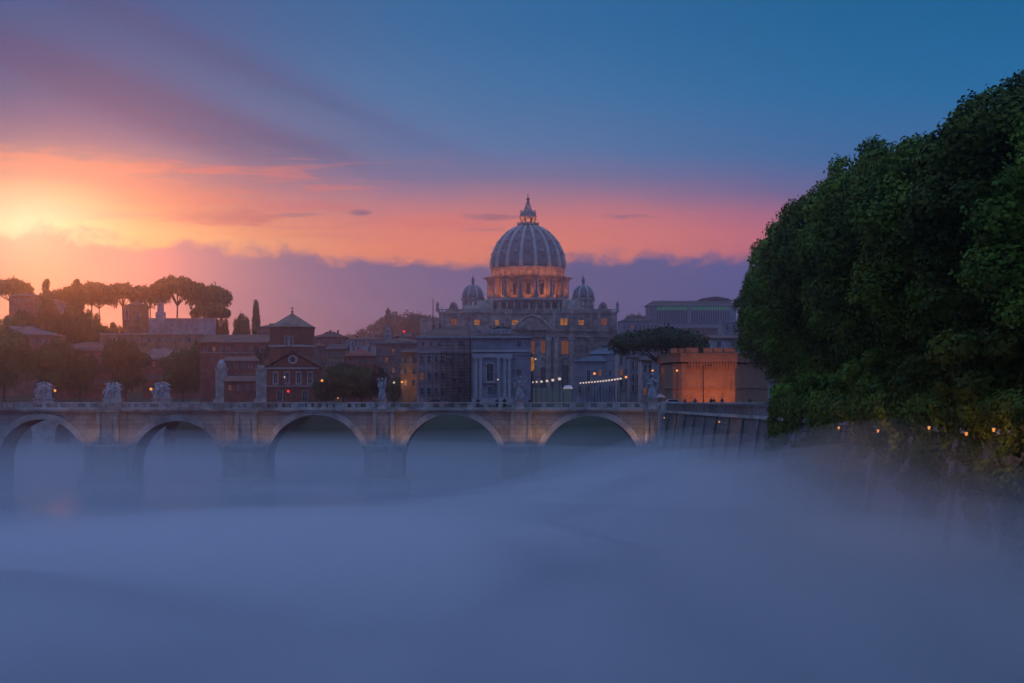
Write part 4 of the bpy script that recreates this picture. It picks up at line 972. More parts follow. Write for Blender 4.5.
# ================================================================== TOWN
class House:
    """one building: everything given in the rows and columns it covers at its own distance"""
    def __init__(s, name, label, cat, D, pxc, group=None, base=None):
        s.D = D; z = gz(XW(pxc, D), D) if base is None else base; s.pb = HY-(z-.8-CZ)*F/D
        s.r = thing(name, label, cat, (XW(pxc, D), D, z), group)
    def wall(s, a, b, t, m, dep=14, off=0, bot=None, name='wall'):
        m_ = MB(); m_.pb(a, b, t, s.pb if bot is None else bot, s.D, dep, off); o = m_.build(name, m, s.r); return s
    def band(s, a, b, t, bt, m=frame_w, off=.35, dep=.5, name='cornice'):
        m_ = MB(); m_.pb(a, b, t, bt, s.D, dep, off); m_.build(name, m, s.r); return s
    def hip(s, a, b, t, eave, m=roof_t, dep=14, inset=.5, off=.7, ridge=None):
        D = s.D; x0, x1 = XW(a, D), XW(b, D); y0, y1 = D-off, D+dep+off; ze, zt_ = ZW(eave, D), ZW(t, D)
        w = (x1-x0); d = y1-y0; i_ = min(w, d)*inset; ym = (y0+y1)/2
        r0, r1 = (x0+i_, x1-i_) if ridge is None else (XW(ridge[0], D), XW(ridge[1], D))
        m_ = MB(); m_.add([(x0, y0, ze), (x1, y0, ze), (x1, y1, ze), (x0, y1, ze), (r0, ym, zt_), (r1, ym, zt_)], [(0, 1, 5, 4), (1, 2, 5), (2, 3, 4, 5), (3, 0, 4), (3, 2, 1, 0)])
        s.roof = m_.build('roof', m, s.r); s.roof['_o'] = s.r['_o']
        if D < 830 and w > 8:
            rn = random.Random(int(a*7+D))
            for _ in range(rn.randint(2, 4)):
                p_ = rn.uniform(a+(b-a)*.2, a+(b-a)*.8); s.chim(p_, t-rn.uniform(.2, 1.6), eave-.5, rn.uniform(1.0, 1.9), dy=dep*rn.uniform(.3, .7))
            if rn.random() < .7:
                p_ = XW(rn.uniform(a+4, b-4), D); m2 = MB(); m2.tube([(p_, D+dep*.5, ze), (p_, D+dep*.5, zt_+2.2)], .05, 4)
                for dz in (1.9, 1.5): m2.tube([(p_-.5, D+dep*.5, zt_+dz), (p_+.5, D+dep*.5, zt_+dz)], .03, 4)
                m2.build('aerial', iron, s.roof)
        return s
    def gable(s, a, b, t, eave, m=roof_t, dep=14, wallm=None, off=.8):
        D = s.D; x0, x1 = XW(a, D), XW(b, D); xm = (x0+x1)/2; ze, zt_ = ZW(eave, D), ZW(t, D); m_ = MB()
        th = .5; m_.prism([(x0, ze), (xm, zt_), (x1, ze), (x1, ze+th), (xm, zt_+th), (x0, ze+th)], D-off, D+dep)
        s.roof = m_.build('roof', m, s.r); s.roof['_o'] = s.r['_o']
        if wallm: m2 = MB(); m2.prism([(x0+.6, ze-.02), (x1-.6, ze-.02), (xm, zt_-.35)], D-.02, D+dep-.1); m2.build('gable_wall', wallm, s.r)
        return s
    def lean(s, a, b, t, eave, m=roof_t, dep=10, off=.8):
        D = s.D; x0, x1 = XW(a, D), XW(b, D); ze, zt_ = ZW(eave, D), ZW(t, D); m_ = MB()
        m_.add([(x0, D-off, ze), (x1, D-off, ze), (x1, D+dep, zt_), (x0, D+dep, zt_), (x0, D-off, ze-.3), (x1, D-off, ze-.3), (x1, D+dep, ze-.3), (x0, D+dep, ze-.3)], [(0, 1, 2, 3), (4, 7, 6, 5), (0, 4, 5, 1), (1, 5, 6, 2), (2, 6, 7, 3), (3, 7, 4, 0)])
        s.roof = m_.build('roof', m, s.r); s.roof['_o'] = s.r['_o']; return s
    def chim(s, px, t, b, w=1.6, m=plaster_p, dy=5):
        m_ = MB(); D = s.D; x = XW(px, D); hw = w*D/F/2; m_.box(x-hw, x+hw, D+dy, D+dy+1, ZW(b, D), ZW(t, D)); m_.box(x-hw-.15, x+hw+.15, D+dy-.15, D+dy+1.15, ZW(t, D), ZW(t, D)+.25); m_.build('chimney', m, s.roof); return s
    def wins(s, pxs, pys, w, h_, m=glass, off=0, fw=None, frame=frame_w, arched=False, lit=(), litm=None, hood=False):
        for j, py in enumerate(pys):
            for i, px in enumerate(pxs):
                window(s.r, px, py, py+h_, w, s.D, off, (litm or win_lit) if (i, j) in lit else (win_dim if random.Random(int(px*13+py*7)).random() < .05 else m), frame, fw if fw is not None else .22*s.D/s.D+.25, arched, hood=hood)
        return s
L_ = lambda a, b, n: list(np.linspace(a, b, n))

# --- pale riverside palace: central pavilion and plain right bay
pv = House('pavilion_palace', 'pale riverside palace with pilastered pavilion around one tall arched window', 'palace', 425, 495)
pv.wall(471, 531, 338, plaster_g, 26).band(470, 532, 336.4, 338, off=.8, dep=27.2).band(471.2, 530.8, 350, 352, off=.5).band(471.2, 530.8, 353.6, 354.6, off=.3)
pv.wall(472.5, 512, 354.7, plaster_g, 1.6, .9, name='pavilion_front')
pv.band(472, 512.5, 355, 357.6, off=1.3, dep=.6).hip(469, 533, 324, 336.3, roof_d, 26, .55)
for px in (476, 480.8, 498.6, 504.8, 509.4):
    m_ = MB(); m_.pb(px-1.5, px+1.5, 358.5, 401, 425, .5, 1.25); m_.pb(px-2, px+2, 357.65, 359.6, 425, .6, 1.45); m_.build('pilaster', frame_w, pv.r)
pv.band(472, 512.6, 398, 405, off=1.6, dep=.9, name='plinth')
pv.wins([490], [363.5], 6.2, 17.5, arched=True, off=.9, fw=1.1)
pv.band(484, 496.5, 382, 383.2, off=1.7, dep=.8, name='balcony').wins([490.3], [387], 4.4, 4.6, off=.9, fw=.6)
pv.wins([519, ], [341, 369.5], 4.2, 5.0, fw=.5).wins([521], [389], 4, 6, fw=.4)
m_ = MB()
for i in range(9): m_.pb(473+i*4.4, 476.2+i*4.4, 330+(i % 2)*1.5, 336.3, 425, .5, -3)
m_.pb(473, 512, 328.8, 330, 425, .8, -2.9); m_.build('roof_terrace', frame_w, pv.r)
wg = House('palace_wing', 'long pinkish palace wing left of the pavilion, half wrapped in scaffolding', 'palace', 428, 445)
wg.wall(417, 470.5, 338, mat('rosy_plaster', (.36, .27, .27), var=.25, scale=.4), 24).band(416.5, 470.6, 336.6, 338, off=.7, dep=25).band(417, 470.5, 352, 353, off=.4).hip(415.5, 468.9, 324.5, 336.5, roof_t, 24, .6, ridge=(440, 466))
wg.wins([461.5], [341, 371.5, 386.5], 4.2, 5.2, m=glass, fw=.4).wins([422, 429, 436, 443], [356, 373, 388], 3.2, 6.5, fw=.4).wins([451], [358], 3.2, 6, fw=.4).wins([423, 431, 439], [342], 2.6, 3.4, fw=.3)
wg.wins([454, 461.5], [379], 3.4, 4, fw=.3)
sf = thing('scaffolding', 'dark scaffolding with horizontal planks on the palace wing left of the arched window', 'scaffolding', (XW(454, 426), 425, 12.7))
m_ = MB(); D = 425.0
for px in L_(441, 470, 6):
    for dy in (0, 1.3): m_.tube([(XW(px, D), D-.6+dy, 12.6), (XW(px, D), D-.6+dy, ZW(341, D))], .045, 5)
for py in L_(345, 398, 9):
    for dy in (0,): m_.tube([(XW(441, D), D-.66, ZW(py-2.8, D)), (XW(470, D), D-.66, ZW(py-2.8, D))], .045, 5)
for i in range(4): m_.tube([(XW(441+i*7.2, D), D-.7, ZW(398, D)), (XW(448.5+i*7.2, D), D-.7, ZW(384, D))], .04, 5); m_.tube([(XW(441+i*7.2, D), D-.7, ZW(358, D)), (XW(448.5+i*7.2, D), D-.7, ZW(372, D))], .04, 5)
m_.build('poles', iron, sf)
m_ = MB()
for py in L_(345, 398, 9): m_.pb(440.5, 470.5, py, py+.7, D, 1.3, .6)
m_.build('planks', mat('plank', (.12, .09, .07), var=.3), sf, kind='stuff')
m_ = MB()
for px in L_(419.5, 441, 6): m_.tube([(XW(px, D), D+1.2, 12.7), (XW(px, D), D+1.2, ZW(354, D))], .05, 5)
for py in (362, 372, 383, 393): m_.tube([(XW(419, D), D+1.1, ZW(py, D)), (XW(441, D), D+1.1, ZW(py, D))], .05, 5)
m_.build('guard_poles', iron, sf)

# --- houses between church and palace
h = House('palazzo', 'pale pink palazzo with red tile roof left of the scaffolded palace wing', 'house', 520, 400)
h.wall(376, 424, 343, plaster_p, 20).hip(374, 426, 335, 342.8, roof_t, 20, .6).band(375.4, 424.4, 343, 344.2).wins(L_(380, 420, 7), [349, 358, 368, 380], 2.2, 4.4, fw=.35)
h.band(376, 424, 354.5, 355.2, off=.2)
h = House('town_house', 'narrow plastered house with amber lit wall right of the slim angel', 'house', 450, 409)
h.wall(401, 418, 352, plaster_o, 12).lean(400, 419, 348, 352, roof_t, 12).wins([405, 413.5], [357, 368, 380], 3, 6, fw=.35).band(401, 418, 364.5, 365.2, off=.25)
h = House('town_house', 'red house with bright red tile roof behind the dark green trees', 'house', 560, 360)
h.wall(344, 376, 356, plaster_r, 14).hip(342.5, 377, 348, 356, mat('fresh_red_tile', (.26, .06, .045), var=.3, scale=2), 14, .5).wins(L_(348, 372, 6), [360], 1.8, 3.6, fw=.3).chim(352, 346, 351).chim(368, 346.5, 351)
h = House('town_house', 'tall mauve house immediately right of the octagonal church', 'house', 600, 318)
h.wall(308, 325, 346, plaster_p, 16).hip(307, 326.4, 342, 346, roof_t, 16, .5).wins(L_(311, 322.5, 4), [350, 359, 368, 378], 1.6, 4.2, fw=.3).band(308, 325, 356, 356.6, off=.2)
h = House('town_house', 'brown house with two cornices between the octagonal church and the red house', 'house', 590, 336)
h.wall(325.5, 345, 349, plaster_o, 16).lean(324.6, 346, 343, 349, roof_d, 14).wins(L_(328.5, 342, 5), [352.5, 361, 370], 1.7, 4.0, fw=.3)
h = House('town_house', 'low dark roofed house on the skyline right of the octagonal roof', 'house', 760, 330)
h.wall(312, 345, 337, plaster_r, 16).hip(310, 347, 331, 337, roof_d, 16, .6).wins(L_(315, 342, 8), [339.5], 1.3, 2.6, fw=.2)
h = House('town_house', 'pale flat long house under the wooded middle hill', 'house', 740, 365)
h.wall(346, 392, 339.5, plaster_w, 18).hip(345, 393, 336, 339.5, roof_t, 18, .5).wins(L_(349, 389, 12), [342], 1.4, 3, fw=.2)
h = House('bell_turret', 'little white domed bell turret among roofs below the dark cedar', 'tower', 700, 387)
h.wall(384, 391, 332, plaster_w, 3); x = XW(387.5, 700)
m_ = MB(); m_.lathe(x, 701.3, [(1.5, ZW(332, 700)), (1.5, ZW(330, 700)), (1.0, ZW(328.6, 700)), (.3, ZW(326, 700)), (.1, ZW(323, 700))], 10); m_.build('cupola', lead, h.r); h.wins([387.5], [334.5], 1.6, 3.4, arched=True, fw=.3)
h = House('town_house', 'house with red lit roof terrace just left of the basilica wing', 'house', 820, 405)
h.wall(393, 421, 337, plaster_r, 14).hip(392, 422, 331, 337, roof_t, 14, .6).wins(L_(396, 418, 7), [340], 1.4, 3, fw=.2)

# --- octagonal brick church with gabled front
ch = House('octagonal_church', 'red brick church with octagonal drum, pyramid roof and a gabled front with oculus', 'church', 500, 290)
D = 506; ko = D/F; cx_ = XW(289.5, D); yc = D+22*ko
m_ = MB(); m_.lathe(cx_, yc, [(23.4*ko, 12), (23.4*ko, ZW(328, D)), (24.2*ko, ZW(328, D)), (24.2*ko, ZW(326.6, D))], 8, ph=PI/8); m_.build('octagonal_drum', brickred, ch.r)
m_ = MB(); m_.lathe(cx_, yc, [(25.2*ko, ZW(326.6, D)), (15*ko, ZW(321.0, D)), (1.0*ko, ZW(312.5, D)), (.6*ko, ZW(311, D))], 8, ph=PI/8); rf = m_.build('pyramid_roof', mat('pale_tile', (.24, .17, .13), var=.35, scale=2, bump=.5), ch.r); rf['_o'] = ch.r['_o']
m_ = MB(); m_.ball((cx_, yc, ZW(310.6, D)), .35); m_.tube([(cx_, yc, ZW(310.5, D)), (cx_, yc, ZW(305.5, D))], .1, 5); m_.tube([(cx_-.55, yc, ZW(307.2, D)), (cx_+.55, yc, ZW(307.2, D))], .1, 5); m_.build('cross', iron, rf)
m_ = MB(); m_.lathe(cx_, yc, [(23.7*ko, ZW(347, D)), (24.2*ko, ZW(346.6, D)), (24.2*ko, ZW(345.4, D)), (23.6*ko, ZW(345, D))], 8, ph=PI/8); m_.build('string_course', frame_w, ch.r)
ch.D = D+.0; ch.wins([286.6, 291.4], [336.5], 2.6, 9, arched=True, off=.1-.0, fw=.8)
ch.D = 500
ch.wall(266.5, 318.5, 368, brickred, 9).gable(264.5, 321, 351.6, 367.6, roof_d, 9.5, brickred).band(266, 319, 367.6, 368.9, off=.5)
m_ = MB(); n = 20; kx_ = 500/F; xo = XW(292.8, 500); zo = ZW(359.6, 500)
for i in range(n):
    a0, a1 = 2*PI*i/n, 2*PI*(i+1)/n; m_.prism([(xo+q_*kx_*math.cos(a_), zo+q_*kx_*math.sin(a_)) for q_, a_ in ((2.9, a0), (2.9, a1), (4.6, a1), (4.6, a0))], 499.6, 500)
oc = m_.build('oculus', frame_w, ch.r); oc['_o'] = ch.r['_o']
m_ = MB(); m_.prism([(xo+2.9*kx_*math.cos(2*PI*i/n), zo+2.9*kx_*math.sin(2*PI*i/n)) for i in range(n)], 499.9, 500); m_.build('pane', glass, oc)
ch.wins([275.6, 287, 298.6, 310], [372.5], 3.6, 11, arched=True, fw=1.1).band(266.4, 318.6, 385.5, 386.5, off=.35)
ch.wins([280, 305], [391], 5, 10, fw=.5)
# --- long low wing left of it
h = House('long_hall', 'long low hall with continuous tile roof left of the octagonal church', 'hall', 640, 238)
h.wall(200, 267, 342.5, plaster_r, 18).lean(198.5, 268, 332.8, 342.3, roof_t, 18).wins(L_(228, 262, 4), [347], 3.2, 3.6, fw=.3, m=glass).wins([206, 214, 221], [347], 2.2, 4, fw=.3).band(200, 267, 352, 352.8, off=.2)
h = House('town_house', 'stepped brick house under the long hall, left of the tall stone pylon', 'house', 600, 236)
h.wall(222, 258, 361, plaster_r, 14).lean(221, 259, 355.6, 360.8, roof_t, 12).wins([229, 236, 243, 250], [363.5, 374], 2.6, 4.6, fw=.3)
h = House('town_house', 'low red house with tile roof seen between the two stone pylons', 'house', 580, 238)
h.wall(224, 260, 381, plaster_r, 10).lean(223, 261, 375.5, 381, roof_t, 9).wins([230, 239, 248, 256], [385], 2.4, 5, fw=.3)
# --- left quarter
h = House('town_house', 'grey roofed broad house at the left edge above the riverside trees', 'house', 720, 28)
h.wall(-14, 52, 335, plaster_p, 22).hip(-16, 54, 325, 334.8, mat('grey_tile', (.15, .12, .13), var=.35, scale=2), 22, .55, ridge=(2, 22)).wins(L_(-8, 47, 9), [339, 350], 2.4, 4.4, fw=.3).chim(20, 322, 328).chim(38, 326, 331)
h = House('town_house', 'wide red palace front with grey gable behind the left riverside trees', 'house', 700, 82)
h.wall(52, 117, 349, plaster_r, 20).hip(50, 119, 341, 348.8, roof_t, 20, .55).band(51.5, 117.5, 349, 350.4).wins(L_(57, 112, 10), [355, 366, 378], 2.4, 5, fw=.35).band(52, 117, 362.5, 363.2, off=.25)
h = House('cloister_block', 'long arcaded orange block at the foot of the octagonal tower', 'building', 760, 150)
h.wall(100, 204, 334.6, plaster_o, 18).band(99.6, 204.4, 333.2, 334.6, off=.5, dep=19).wins(L_(104, 200, 20), [337.4], 1.9, 4.6, arched=True, fw=.35)
h = House('town_house', 'salmon house with pale gabled roof right of the octagonal tower', 'house', 715, 162)
h.wall(143, 194, 358.5, plaster_r, 16).hip(141, 196, 346.5, 358.3, mat('pale_pink_tile', (.25, .14, .12), var=.3, scale=2), 16, .6, ridge=(150, 160)).band(142.5, 194.5, 358.5, 359.7).wins(L_(148, 190, 8), [362], 2, 4.6, fw=.3, lit=((3, 0),), litm=win_lit).wins(L_(148, 190, 8), [374], 2, 5.4, fw=.3)
h = House('octagonal_tower', 'broad octagonal tower with shallow tiled cap on the left hillside', 'tower', 790, 132)
D = 790; ko = D/F; x = XW(132, D); yc = D+10
m_ = MB(); m_.lathe(x, yc, [(12.2*ko, 14), (12.2*ko, ZW(306, D)), (13*ko, ZW(305.6, D)), (13*ko, ZW(304.6, D))], 8, ph=PI/8); m_.build('wall', plaster_o, h.r)
m_ = MB(); m_.lathe(x, yc, [(13.6*ko, ZW(304.6, D)), (2.6*ko, ZW(301.2, D)), (2.4*ko, ZW(299.8, D)), (.4*ko, ZW(298.6, D))], 8, ph=PI/8); m_.build('roof', roof_t, h.r)
m_ = MB()
for i in range(8):
    a = 2*PI*i/8+PI/8
    if math.cos(a) > -.3: m_.lathe(x+12.3*ko*math.sin(a), yc-12.3*ko*math.cos(a), [(.9*ko, 16), (.9*ko, ZW(306.2, D))], 6)
m_.build('corner_pilasters', plaster_p, h.r)
for px in (126.5, 137.5): window(h.r, px, 311, 319, 2.6, D, -1.0, glass, frame_w, .4, True)
mo = thing('hill_monument', 'pale stepped pedestal monument with a dark rider between the hill pines', 'monument', (XW(159, 850), 850, gz(XW(159, 850), 850)))
m_ = MB(); D = 850; m_.pb(153, 166, 318.6, 335, D, 8, 1); m_.pb(155.5, 163.5, 312, 318.6, D, 6); m_.pb(157, 162, 303.4, 312, D, 4, -.5); m_.pb(156.4, 162.6, 302.6, 303.4, D, 5, .2); m_.build('pedestal', marble, mo)
m_ = MB(); k = D/F; x = XW(159.4, D); z = ZW(302.6, D)
m_.tube([(x-1.1, D+1, z+1.6), (x, D+1, z+1.55), (x+1.1, D+1, z+1.7)], [.5, .6, .55]); m_.tube([(x+1.0, D+1, z+1.7), (x+1.5, D+1, z+2.5), (x+2.0, D+1, z+2.5)], [.4, .25, .18])
for dx in (-1, -.8, .8, 1.05): m_.tube([(x+dx, D+1, z+1.4), (x+dx, D+1, z)], [.2, .1])
m_.tube([(x-.1, D+1, z+1.6), (x-.1, D+1, z+2.8)], [.4, .33]); m_.ball((x-.1, D+1, z+3.2), .3); m_.tube([(x-1.5, D+1, z+1.7), (x-1.8, D+1, z+.6)], [.15, .06]); m_.build('rider_figure', bronze, mo, remesh=.12)
h = House('garden_wall', 'long pale retaining wall on the hill below the umbrella pines', 'wall', 850, 188)
h.wall(143, 215, 319, plaster_w, 3); h.band(142.6, 215.4, 318.2, 319, off=.3, dep=3.6)
h = House('hill_villa', 'pinkish villa among dark trees on the left hill', 'villa', 860, 26)
h.wall(9, 40, 296, plaster_p, 18).hip(7.5, 41.5, 291.5, 295.9, roof_t, 18, .5).wins(L_(13, 36, 7), [299, 307], 1.8, 3.6, fw=.25)
h = House('hill_villa', 'lower pale villa with terrace right of the pinkish villa on the hill', 'villa', 850, 50)
h.wall(38, 60, 301.5, plaster_w, 14).hip(36.8, 61.2, 297.6, 301.4, roof_t, 14, .5).wins(L_(42, 56, 4), [304, 311], 1.8, 3.4, fw=.25)
h = House('town_house', 'dark house with small flat tower left of the octagonal church roof', 'house', 830, 268)
h.wall(257, 280, 327, plaster_p, 12).band(269, 276, 323.5, 327, plaster_p, 0, 4, name='roof_tower').hip(256, 281, 324.6, 327, roof_d, 12, .4)
h.wins([262, 267, 272, 277], [329.5], 1.3, 2.6, fw=.2)

# --- right quarter
h = House('apostolic_palace', 'long high palace with greenish lit loggia strip on the right skyline', 'palace', 1150, 690)
h.wall(649, 736, 305, plaster_g, 30).hip(646.5, 738, 299.6, 304.8, roof_d, 30, .3, ridge=(655, 730)).band(647.5, 737, 304.6, 305.6, off=1)
h.wall(700, 730, 301, plaster_g, 12, -16, bot=305, name='upper_storey'); m_ = MB(); D = 1166
m_.prism([(XW(696, D), ZW(301, D)), (XW(733, D), ZW(301, D)), (XW(728, D), ZW(298.4, D)), (XW(715, D), ZW(296.4, D)), (XW(702, D), ZW(298.4, D))], D-1, D+13); m_.build('upper_roof', roof_d, h.r)
for a, b_ in ((657, 687.5), (691.5, 730)):
    m_ = MB(); m_.pb(a, b_, 306.6, 310, 1150, .2, .1); m_.build('lit_strip', win_green, h.r)
    m_ = MB()
    for px in np.arange(a+1.5, b_, 2.4): m_.pb(px, px+.6, 306.4, 324, 1150, .4, .5)
    m_.build('mullions', plaster_w, h.r)
    m_ = MB(); m_.pb(a, b_, 311, 323.8, 1150, .2, .12); m_.build('loggia_glass', mat('loggia_glass', (.06, .07, .10), rough=.3, spec=.6), h.r)
h.band(688.3, 690.6, 304.5, 326, plaster_w, .9, .6, name='pier').band(648.6, 736.4, 325, 326.4, off=.5).wins(L_(653, 733, 14), [331, 342], 2, 5, fw=.35)
h = House('town_house', 'pale terraces and blocks stepping down below the long high palace', 'building', 1000, 700)
h.wall(655, 724, 328, plaster_p, 20).band(654.4, 724.6, 326.8, 328, off=.6, dep=21).wins(L_(660, 720, 14), [331], 1.8, 4, fw=.3)
h = House('town_house', 'block of grey buildings between the basilica facade and the high palace', 'building', 1080, 636)
h.wall(620, 656, 321, plaster_g, 26).hip(619, 657, 317.5, 321, roof_d, 26, .4).wins(L_(624, 652, 8), [325, 334, 343], 2, 4.2, fw=.3)
h = House('town_house', 'white house with one dark window showing above the bastion parapet', 'house', 520, 727)
h.wall(712, 762, 338, plaster_w, 14).lean(711, 763, 333.5, 338, roof_t, 12).wins([719, 733, 745], [341.5], 4, 5, fw=.6).wins([719, 733, 745], [355], 4, 6, fw=.5)
h.band(712, 762, 350, 351, off=.3)
h = House('town_house', 'bluish house with roof terrace left of the plane trees, above the white house', 'house', 640, 738)
h.wall(722, 764, 322, plaster_w, 14).band(721.5, 764.5, 320.8, 322, off=.5, dep=15).wins(L_(727, 760, 6), [325], 2.4, 4.4, fw=.4)
h = House('low_house', 'low house with grey-blue stepped hipped roofs right of the facade columns', 'house', 560, 600)
h.wall(574, 622, 361.5, plaster_g, 18).hip(571.5, 606, 355.5, 361.3, mat('slate_roof', (.11, .13, .17), var=.3, scale=1.5), 8, .5, ridge=(592, 603))
h.wall(591, 616, 354, plaster_g, 12, -6, bot=362, name='upper_wall'); m_ = MB(); D = 566.; m_.add([(XW(589, D), D-.6, ZW(354, D)), (XW(618, D), D-.6, ZW(354, D)), (XW(618, D), D+13, ZW(354, D)), (XW(589, D), D+13, ZW(354, D)), (XW(599, D), D+6, ZW(347.5, D)), (XW(609, D), D+6, ZW(347.5, D))], [(0, 1, 5, 4), (1, 2, 5), (2, 3, 4, 5), (3, 0, 4), (3, 2, 1, 0)]); m_.build('upper_roof', MATS['slate_roof'], h.r)
h.wins([588.5], [370], 3.2, 11, m=glass, fw=.5).wins([600, 610], [370], 2.6, 6, fw=.4).wins([579, 588.5, 600, 610], [386], 2.4, 6, fw=.4).wins([603], [356.6], 1.6, 2.2, off=-6, fw=.3)
for a, b_, t, D, m, lab in [(618, 629.5, 352, 470, plaster_w, 'narrow pale house with dark window just right of the low stepped roofs'), (629.8, 641, 357, 455, plaster_g, 'grey-blue house behind the pine trunk, left of the gabled one'), (641.4, 654, 360, 440, plaster_w, 'pale house hidden behind the pine trunk and the right angel'), (654.4, 668, 362, 430, plaster_g, 'gabled grey house touching the left side of the brick bastion')]:
    h = House('town_house', lab, 'house', D, (a+b_)/2); h.wall(a, b_, t, m, 12)
    if b_ > 660: h.gable(a-.6, b_+4, 354, 362, roof_d, 12, m)
    else: h.lean(a-.5, b_+.5, t-3, t, roof_d, 10)
    c_ = (a+b_)/2; h.wins([c_-2.6, c_+2.8] if b_ < 660 else [c_+.5], [t+5, t+17, t+28], 2.4 if b_ < 660 else 4.4, 7, fw=.4)

# --- brick bastion
D = 330.0; kb = D/F
ba = thing('brick_bastion', 'orange lit brick bastion wall with corbelled parapet beside the plane trees', 'fortification', (XW(715, D), D, 12.7))
x0, x1 = XW(669, D), XW(735, D); xe = XW(764, D+24)
zt1 = ZW(363.5, D); zb1 = 12.0
m_ = MB(); m_.hprism([(x0, D+10), (x0+.8, D+1.2), (x0+2.4, D), (x1, D), (x1+9, D+20), (x0, D+22)], zb1, zt1); m_.build('curtain_wall', bastion_m, ba)
m_ = MB(); m_.hprism([(x0-.5, D+9.5), (x0+.3, D+.9), (x0+2.1, D-.55), (x1+.4, D-.55), (x1+9.6, D+20.2), (x0-.5, D+22)], ZW(362, D), ZW(353.2, D))
m_.hprism([(x0-.6, D+9.5), (x0+.2, D+.8), (x0+2.05, D-.65), (x1+.5, D-.65), (x1+9.7, D+20.3), (x0-.6, D+22)], ZW(354.2, D), ZW(353.1, D))
for a, b_, t in [(671, 677, 348.3), (678.4, 684, 348.5), (685.4, 698, 347.8), (703.4, 712, 348), (713.4, 722, 348), (723.4, 735, 348)]: m_.pb(a, b_, t, 353.0, D, 1.6, .5)
m_.build('parapet', bastion_m, ba)
m_ = MB()
for i in range(17):
    px = 689+i*2.9; x = XW(px, D)
    m_.add([(x-.17, D-.54, zt1+.25), (x+.17, D-.54, zt1+.25), (x+.17, D+.02, zt1+.25), (x-.17, D+.02, zt1+.25), (x-.17, D-.3, ZW(369, D)), (x+.17, D-.3, ZW(369, D)), (x+.17, D+.02, ZW(369, D)), (x-.17, D+.02, ZW(369, D))], [(0, 1, 2, 3), (4, 7, 6, 5), (0, 4, 5, 1), (1, 5, 6, 2), (3, 2, 6, 7), (0, 3, 7, 4)])
m_.build('corbels', bastion_m, ba, kind='stuff')
m_ = MB(); m_.tube([(x0-.1, D+9, ZW(388, D)), (x0+.7, D+1.1, ZW(388, D)), (x0+2.3, D-.1, ZW(388, D)), (x1+.1, D-.1, ZW(388, D)), (x1+9, D+20, ZW(388, D))], .16, 6); m_.build('roll_moulding', bastion_m, ba)
for i, (px, e) in enumerate([(690, 700), (704, 900), (718, 1000), (731, 800)]):
    x = XW(px, D); t_ = thing('floodlight', ['amber floodlight on the ground at the left of the brick bastion', 'amber floodlight on the ground at the left centre of the brick bastion', 'amber floodlight on the ground at the right centre of the brick bastion', 'amber floodlight on the ground at the right of the brick bastion'][i], 'floodlight', (x, D-8, 12.7), 'floodlights at the foot of the bastion')
    m_ = MB(); m_.box(x-.25, x+.25, D-8.2, D-7.9, 12.7, 13.0); m_.build('lamp_body', iron, t_); m_ = MB(); m_.box(x-.2, x+.2, D-8.1, D-7.95, 13.004, 13.05); m_.build('lens', orange_glow, t_)
    lamp(t_, (x, D-7.7, 13.3), e*1.0, (1, .29, .03), .2, 'SPOT', aim=(x, D, 17), ang=120)

# ================================================================== FAR BRIDGE with sculpture groups and pylons
DV = 575.0; kv = DV/F
fbg = thing('far_bridge', 'second stone bridge further upstream on the left, behind the near one', 'bridge', (XW(150, DV), DV, 0))
m_ = MB(); xa, xb = XW(-60, DV), XW(276, DV); zdk = 12.6
def arcs(m_, y0, y1, cs, R_, zc, ztp, xa, xb):
    p_ = xa
    for cx_ in cs:
        m_.box(p_, cx_-R_, y0, y1, -1.5, ztp); n = 20; pts = [(cx_-R_*math.cos(PI*i/n), zc+(ztp-1.5-zc)*math.sin(PI*i/n)) for i in range(n+1)]
        for i in range(n):
            (a, za), (b_, zb) = pts[i], pts[i+1]
            m_.add([(a, y0, za), (b_, y0, zb), (b_, y0, ztp), (a, y0, ztp), (a, y1, za), (b_, y1, zb), (b_, y1, ztp), (a, y1, ztp)], [(0, 1, 2, 3), (5, 4, 7, 6), (0, 4, 5, 1)])
        p_ = cx_+R_
    m_.box(p_, xb, y0, y1, -1.5, ztp)
arcs(m_, DV, DV+20, [XW(-16, DV), XW(103, DV), XW(212, DV)], 48*kv, 3.5, 11.6, xa, xb); m_.build('arcade_wall', trav, fbg)
m_ = MB(); m_.box(xa, xb, DV-.6, DV+20.6, 11.604, 12.3); 
for y in (DV-.5, DV+20.1): m_.box(xa, xb, y, y+.4, 12.304, 13.3)
m_.build('parapet', trav, fbg)
